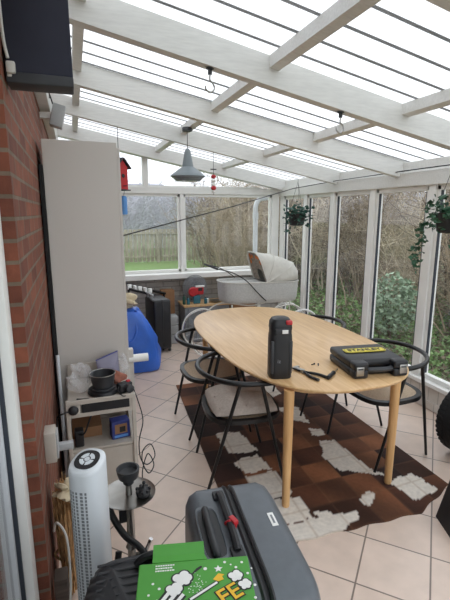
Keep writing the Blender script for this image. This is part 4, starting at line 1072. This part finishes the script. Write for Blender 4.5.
# slatted bench by the back wall
bn_ = thing('slatted_bench', 'white slatted bench back against the low back wall', 'bench', (2.18, 5.50, 0))
for z in (.63, .72, .54):
    m_ = M(); m_.box((0, .03, z), (.62, .02, .045), .003); m_.build('slat', MT['white_wood'], bn_, smooth=0)
for s_ in (-1, 1):
    m_ = M(); m_.box((s_*.27, .056, .375), (.04, .03, .75), .003); m_.build('post', MT['white_wood'], bn_, smooth=0)
# cardboard under pram
tag(M().box((2.06, 5.28, .24), (.32, .28, .48), .004).build('packing_box', MT['cardboard'], smooth=0), 'brown packing box on the floor under the pram basket', 'box')

# ------------------------------------------------------------------ pram
pr = thing('baby_pram', 'vintage grey baby pram with white folding hood by the window corner', 'pram', (2.08, 4.75, 0))
m_ = M(); rs = []
Lb, Wb = .50, .205
for z, kx, kw in ((.60, .90, .80), (.61, .955, .90), (.66, .985, .96), (.80, 1.0, 1.0), (.850, 1.0, 1.0), (.858, .99, .985), (.850, .965, .95), (.72, .95, .93)):
    rs.append([(x*kx, y_*kw, z-.012*(x/Lb)) for x, y_ in superell(Lb, Wb, 3.6, 64)])
m_.rings(rs); m_.build('carrycot', MT['pram'], pr, smooth=60)
m_ = M(); m_.tube([(x, y_, .850-.012*(x/Lb)) for x, y_ in superell(Lb+.004, Wb+.004, 3.6, 64)], .007, 6, closed=True); m_.build('rim_piping', MT['pram_white'], pr)
m_ = M(); m_.box((-.20, 0, .80), (.50, .33, .08), .035, 4); m_.build('mattress', MT['pram'], pr)
# hood: fan of hoops about a pivot on the right half
m_ = M(); piv = Vector((.03, 0, .845)); hs = []
angs = [(109, .37, 1.0), (90, .335, .985), (70, .335, 1.0), (48, .375, .97), (29, .445, 1.0), (14, .475, .96), (2, .465, .97)]
for a_, r_, w_ in angs:
    ring = []
    for k in range(21):
        t_ = PI*k/20
        yy = Wb*1.02*w_*math.copysign(abs(math.cos(t_))**.55, math.cos(t_)); rad = r_*abs(math.sin(t_))**.42
        ring.append(piv+Vector((math.cos(R(a_))*rad, yy, math.sin(R(a_))*rad)))
    hs.append(ring)
m_.rings(hs, closed=False)
hd = m_.build('hood', MT['pram_white'], pr, smooth=30)
so_ = hd.modifiers.new('t', 'SOLIDIFY'); so_.thickness = .008
m_ = M()
for i_ in (0, 2, 4): m_.tube([p+Vector((0, 0, .002)) for p in hs[i_]], .006, 6)
m_.build('hood_hoop', MT['pram_white'], pr)
m_ = M(); c0 = piv
fa = []
for k_, s2 in ((.985, 0), (.70, .03), (.4, .05)):
    fa.append([piv+(p-piv)*k_+Vector((s2*.35+.012, 0, 0)) for p in hs[0]])
m_.rings(fa, closed=False); ln = m_.build('hood_lining', MT['pram_in'], pr, smooth=60)
q = random.Random(6)
for k_ in (4, 6, 7, 9, 11, 13, 15, 16):
    p_ = fa[0][k_].lerp(fa[1][k_], q.uniform(.3, .8)); m_ = M(); r_ = q.uniform(.016, .026)
    m_.lathe([(r_, 0), (r_, .003)], p_+Vector((-.006, 0, 0)), 8, Matrix.Rotation(R(-100), 4, 'Y')); m_.build('flower_print', MT['orange'], ln)
# chassis
m_ = M()
for s_ in (-1, 1):
    m_.tube(smoothpath([(-.66, s_*.17, .252), (-.60, s_*.17, .46), (-.40, s_*.17, .56), (.0, s_*.17, .50), (.35, s_*.17, .56), (.52, s_*.17, .46), (.50, s_*.17, .252)], 7), .009, 8)
    m_.tube([(-.40, s_*.17, .56), (-.40, s_*.17, .605)], .01, 8); m_.tube([(.35, s_*.17, .56), (.35, s_*.17, .605)], .01, 8)
for x in (-.66, .50): m_.tube([(x, -.22, .252), (x, .22, .252)], .008, 8)
m_.build('chassis', MT['pram_white'], pr)
def pwheel(x, y_):
    m2 = M(); r_ = .242
    m2.tube([(x+r_*math.cos(2*PI*k/48), y_, .252+r_*math.sin(2*PI*k/48)) for k in range(48)], .0085, 8, closed=True)
    w = m2.build('wheel', MT['white_ink'], pr)
    m2 = M(); rr2 = .226
    m2.tube([(x+rr2*math.cos(2*PI*k/48), y_, .252+rr2*math.sin(2*PI*k/48)) for k in range(48)], .006, 6, closed=True)
    for k in range(16):
        a_ = 2*PI*k/16; m2.tube([(x, y_, .252), (x+rr2*math.cos(a_), y_, .252+rr2*math.sin(a_))], .002, 4)
    m2.lathe([(.022, -.02), (.026, 0), (.022, .02)], (x, y_, .252), 12, Matrix.Rotation(R(90), 4, 'X'))
    m2.build('rim', MT['chrome'], w)
for x in (-.66, .50):
    for y_ in (-.215, .215): pwheel(x, y_)
for s_ in (-1, 1): m_ = M(); m_.tube(smoothpath([(.02, s_*.20, .63), (-.10, s_*.225, .74), (-.25, s_*.235, .89), (-.42, s_*.235, .99), (-.60, s_*.235, 1.04)], 6), .006, 8); m_.build('handle_bar', MT['black_metal'], pr)
m_ = M(); m_.tube([(-.60, -.245, 1.04), (-.60, .245, 1.04)], .012, 10); m_.build('handle_grip', MT['rubber'], pr)

# ------------------------------------------------------------------ right edge things
ty = thing('car_tyre', 'black rubber tyre standing on edge at the right, cut by the frame', 'tyre', (2.515, 2.02, .0), R(0))
m_ = M(); TR = .255
mt_ = Matrix.Rotation(R(90), 4, 'X')
m_.lathe([(.165, -.08), (.215, -.092), (.244, -.085), (.255, -.055), (.256, 0), (.255, .055), (.244, .085), (.215, .092), (.165, .08), (.155, .0), (.165, -.08)], (0, 0, TR+.002), 56, mt_, False, False)
for k in range(44):
    a_ = 2*PI*k/44
    for yy in (-.05, .05):
        m_.box((.2545*math.cos(a_), yy, TR+.002+.2545*math.sin(a_)), (.010, .05, .020), .0, rot=Matrix.Rotation(-a_, 4, 'Y'))
m_.build('tyre_body', MT['rubber'], ty)
kb = thing('slanted_box', 'black slanted box standing on the floor at lower right edge', 'box', (0, 0, 0))
m_ = M(); m_.rings([[(1.795, 1.60, .0), (1.72, 1.40, .0), (2.20, 1.25, 0), (2.27, 1.45, 0)], [(1.88, 1.60, .24), (1.805, 1.40, .24), (2.20, 1.28, .24), (2.27, 1.48, .24)]]); m_.build('body', MT['black_plastic'], kb, smooth=0)
m_ = M(); m_.rings([[(1.885, 1.585, .2405), (1.815, 1.405, .2405), (2.19, 1.29, .2405), (2.26, 1.475, .2405)], [(1.885, 1.585, .246), (1.815, 1.405, .246), (2.19, 1.29, .246), (2.26, 1.475, .246)]]); m_.build('top_panel', MT['dark_plastic'], kb, smooth=0)

# ------------------------------------------------------------------ outside
pp = thing('drain_pipe', 'pale grey drainpipe with a bend outside the back windows', 'drainpipe', (2.57, 6.0, -.06))
m_ = M(); m_.tube(smoothpath([(0, 0, 0), (0, 0, .8), (0, 0, 1.6), (0.0, 0, 1.80), (.05, 0, 1.90), (.14, 0, 1.925), (.32, 0, 1.95)], 6), .036, 14); m_.build('pipe', MT['pipe'], pp)
m_ = M(); m_.lathe([(.042, 1.62), (.042, 1.72)], (0, 0, 0), 16); m_.build('socket', MT['pipe'], pp)
# wooden fence
fn_ = thing('garden_fence', 'weathered vertical board fence across the far lawn', 'fence', (0, 15.2, -.06))
m_ = M(); q = random.Random(2); x = -6.0
while x < 7.5:
    m_.box((x, 0, .59+q.uniform(-.01, .01)), (.125, .022, 1.13)); x += .148
m_.build('board_panel', MT['fence'], fn_, smooth=0)
m_ = M()
for z in (.20, 1.02): m_.box((.75, -.035, z), (13.6, .045, .07))
m_.build('rail', MT['fence'], fn_, smooth=0)
for k in range(7):
    m_ = M(); m_.box((-5.3+k*2.02, -.075, .55), (.10, .07, 1.1)); m_.build('post', MT['fence'], fn_, smooth=0)
# twiggy shrubs
def twig_mesh(name, seed, h, spread, n_main, n_sub, mt, r0=.012, lean=.35, thin=1.0):
    q = random.Random(seed); m2 = M()
    for _ in range(n_main):
        a_ = q.uniform(0, 2*PI); b0 = Vector((q.gauss(0, .12)*spread, q.gauss(0, .12)*spread, 0))
        d_ = Vector((math.cos(a_)*lean*q.uniform(.2, 1.3), math.sin(a_)*lean*q.uniform(.2, 1.3), 1)).normalized()
        L2 = h*q.uniform(.6, 1.05); pts = [b0]; p = b0.copy(); n = 5
        for k in range(n):
            d_ = (d_+Vector((q.gauss(0, .13), q.gauss(0, .13), .02))).normalized(); p = p+d_*L2/n; pts.append(p.copy())
        m2.tube(pts, [r0*(1-.8*k/n) for k in range(n+1)], 4)
        for _ in range(n_sub):
            t_ = q.uniform(.2, 1); i_ = min(int(t_*n), n-1); s0 = pts[i_].lerp(pts[i_+1], t_*n-i_)
            dd = Vector((q.gauss(0, 1), q.gauss(0, 1), q.uniform(-.1, 1.1))).normalized(); l2 = h*q.uniform(.10, .32)
            pm = s0+dd*l2*.5+Vector((q.gauss(0, .04), q.gauss(0, .04), .02))*h*.4; pe = s0+dd*l2+Vector((0, 0, q.uniform(-.02, .10)*h))
            m2.tube([s0, pm, pe], [r0*.42*thin, r0*.32*thin, r0*.16*thin], 3)
            for _ in range(3):
                tt = q.random(); s1 = s0.lerp(pe, tt); d2 = (dd+Vector((q.gauss(0, .7), q.gauss(0, .7), q.gauss(.1, .6)))).normalized()
                m2.tube([s1, s1+d2*l2*q.uniform(.2, .55)], [r0*.24*thin, r0*.12*thin], 3)
    me_ = None
    return m2
TW = [twig_mesh('t', 101+i, 2.6, 2.2, 15, 15, None, .016, .42, .75) for i in range(4)]
protos = []
for i, m2 in enumerate(TW):
    protos.append(m2.build('bare_shrub', MT[('twig', 'twig_dark', 'twig_pale', 'twig')[i]], None, smooth=0, fixn=False))
q = random.Random(77)
spots = []
for k in range(15):       # close thicket along the right side
    spots.append((5.15+q.uniform(-.2, .8), 1.2+k*.72+q.uniform(-.2, .2), q.uniform(.80, 1.15)))
for k in range(15):       # second row
    spots.append((6.5+q.uniform(-.4, .9), 1.4+k*.85+q.uniform(-.2, .2), q.uniform(1.0, 1.35)))
for k in range(9):
    spots.append((8.1+q.uniform(-.4, .7), 1.9+k*1.5+q.uniform(-.3, .3), q.uniform(1.1, 1.45)))
for k in range(12):       # hedge closing the lawn on the right
    spots.append((3.55+q.uniform(-.5, 1.4), 8.2+k*.35+q.uniform(-.2, .2), q.uniform(.75, 1.0)))
for k in range(10):
    spots.append((4.6+q.uniform(-.4, 1.8), 10.6+k*.35, q.uniform(1.0, 1.25)))
n_s = 0
for i, (x, y_, s_) in enumerate(spots):
    p = protos[i % 4]
    o = p if i < 4 else p.copy()
    if i >= 4: COL.objects.link(o)
    o.location = (x, y_, -.06); o.rotation_euler = (0, 0, q.uniform(0, 6.28)); o.scale = (s_, s_, s_)
    lab = 'bare brown twiggy shrub in the thicket outside the glass' 
    tag(o, lab, 'shrub', 'bare shrubs in the thicket outside')
# far bare trees, hazy grey
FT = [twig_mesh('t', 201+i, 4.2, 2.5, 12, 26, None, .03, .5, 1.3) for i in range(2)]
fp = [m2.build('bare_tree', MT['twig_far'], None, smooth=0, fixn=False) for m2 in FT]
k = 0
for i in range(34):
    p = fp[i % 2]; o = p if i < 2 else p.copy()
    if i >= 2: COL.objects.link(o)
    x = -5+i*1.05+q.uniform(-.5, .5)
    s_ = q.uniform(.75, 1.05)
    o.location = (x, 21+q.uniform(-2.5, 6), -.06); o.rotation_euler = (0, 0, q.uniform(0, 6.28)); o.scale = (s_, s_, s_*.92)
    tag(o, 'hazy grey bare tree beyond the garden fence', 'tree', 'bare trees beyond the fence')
# far houses
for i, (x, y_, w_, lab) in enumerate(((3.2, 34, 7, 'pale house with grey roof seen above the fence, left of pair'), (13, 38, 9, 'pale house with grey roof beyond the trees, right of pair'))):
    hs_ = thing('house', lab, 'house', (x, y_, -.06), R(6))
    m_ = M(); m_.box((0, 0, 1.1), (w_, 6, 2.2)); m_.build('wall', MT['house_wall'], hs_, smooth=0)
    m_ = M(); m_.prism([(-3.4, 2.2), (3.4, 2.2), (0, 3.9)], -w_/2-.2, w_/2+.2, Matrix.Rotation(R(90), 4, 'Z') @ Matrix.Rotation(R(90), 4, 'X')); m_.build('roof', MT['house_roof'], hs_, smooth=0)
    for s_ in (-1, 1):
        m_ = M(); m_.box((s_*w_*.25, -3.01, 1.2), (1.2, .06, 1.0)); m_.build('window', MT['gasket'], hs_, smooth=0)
# evergreen shrubs
def bush(x, y_, h_, r_, mt, lab, seed, n=900, size=(.05, .11), group=None, cat='shrub'):
    b = thing('leafy_shrub', lab, cat, (x, y_, -.06), 0, group)
    q_ = random.Random(seed); m2 = M()
    def fn(qq):
        while True:
            p = Vector((qq.uniform(-1, 1), qq.uniform(-1, 1), qq.uniform(-1, 1)))
            if .35 < p.length < 1: break
        return (p.x*r_, p.y*r_, h_*.55+p.z*h_*.45)
    leaf_cloud(m2, q_, n, fn, size, .6); m2.build('foliage', mt, b, smooth=0, fixn=False)
    m2 = M()
    for k in range(6):
        a_ = q_.uniform(0, 6.28); m2.tube([(0, 0, 0), (r_*.3*math.cos(a_), r_*.3*math.sin(a_), h_*.4), (r_*.6*math.cos(a_), r_*.6*math.sin(a_), h_*.8)], [.012, .008, .004], 4)
    m2.build('stem', MT['twig_dark'], b, smooth=0)
    return b
bush(3.95, 4.55, .95, .33, MT['silver_leaf'], 'pale variegated evergreen shrub outside the glass behind the right chairs', 41, 800, (.045, .09))
# ground cover
m_ = M(); q = random.Random(19)
def gfn(qq):
    x = 3.02+abs(qq.gauss(0, 1))*1.6; y_ = qq.uniform(.8, 9.5)
    return (x, y_, -.04+qq.random()*.07)
leaf_cloud(m_, q, 15000, gfn, (.03, .075), .35)
tag(m_.build('ground_ivy', MT['ivyground'], None, smooth=0, fixn=False), 'green ivy and weeds covering the bed outside the right glass', 'ground cover', kind='stuff')
m_ = M()
leaf_cloud(m_, q, 9000, gfn, (.03, .07), .3)
tag(m_.build('leaf_litter', MT['dead_leaf'], None, smooth=0, fixn=False), 'dry leaf litter among the ivy outside the right glass', 'leaf litter', kind='stuff')
# rails and shed behind the thicket
rl = thing('rail_fence', 'weathered two rail fence behind the shrubs on the right', 'fence', (6.9, 0, -.06))
for z in (.55, 1.0):
    m_ = M(); m_.box((0, 5.2, z), (.04, 10, .09)); m_.build('rail', MT['rail'], rl, smooth=0)
for k in range(6):
    m_ = M(); m_.box((.04, .6+k*1.9, .6), (.08, .08, 1.2)); m_.build('post', MT['rail'], rl, smooth=0)
sh = thing('garden_shed', 'dark brown board shed hidden behind the shrubs on the right', 'shed', (10.3, 4.5, -.06))
m_ = M(); m_.box((0, 0, 1.0), (2.4, 7, 2.0)); m_.build('wall', MT['brown_wood'], sh, smooth=0)
m_ = M(); m_.prism([(-3.7, 2.0), (3.7, 2.0), (3.7, 2.15), (-3.7, 2.15)], -1.3, 1.3, Matrix.Rotation(R(90), 4, 'Z') @ Matrix.Rotation(R(90), 4, 'X')); m_.build('roof', MT['roof_dark'], sh, smooth=0)

# ------------------------------------------------------------------ sky
w = bpy.data.worlds.new('overcast'); sc.world = w; w.use_nodes = True
nt = w.node_tree; bg = nt.nodes['Background']
tc = nt.nodes.new('ShaderNodeTexCoord'); nz = nt.nodes.new('ShaderNodeTexNoise'); nz.inputs['Scale'].default_value = 2.2; nz.inputs['Detail'].default_value = 5
nt.links.new(tc.outputs['Generated'], nz.inputs['Vector'])
rp = nt.nodes.new('ShaderNodeValToRGB'); rp.color_ramp.elements[0].position = .35; rp.color_ramp.elements[1].position = .65
rp.color_ramp.elements[0].color = (.80, .87, .97, 1); rp.color_ramp.elements[1].color = (.96, .98, 1, 1)
nt.links.new(nz.outputs['Fac'], rp.inputs[0]); nt.links.new(rp.outputs[0], bg.inputs[0]); bg.inputs[1].default_value = 1.0

# ------------------------------------------------------------------ camera
cd = bpy.data.cameras.new('camera'); cam = bpy.data.objects.new('camera', cd); COL.objects.link(cam)
cd.sensor_fit = 'VERTICAL'; cd.sensor_height = 36; cd.lens = 430/600*36; cd.clip_start = .02; cd.clip_end = 300
cam.location = (0, 0, H_)
cam.rotation_euler = FWD.to_track_quat('-Z', 'Y').to_euler()
sc.camera = cam
sc.view_settings.view_transform = 'Standard'; sc.view_settings.look = 'None'
sc.view_settings.gamma = 1; sc.view_settings.use_curve_mapping = False
sc.view_settings.exposure = 1.1
sc.cycles.use_denoising = True
sc.cycles.max_bounces = 12; sc.cycles.diffuse_bounces = 8; sc.cycles.transparent_max_bounces = 24; sc.cycles.transmission_bounces = 8
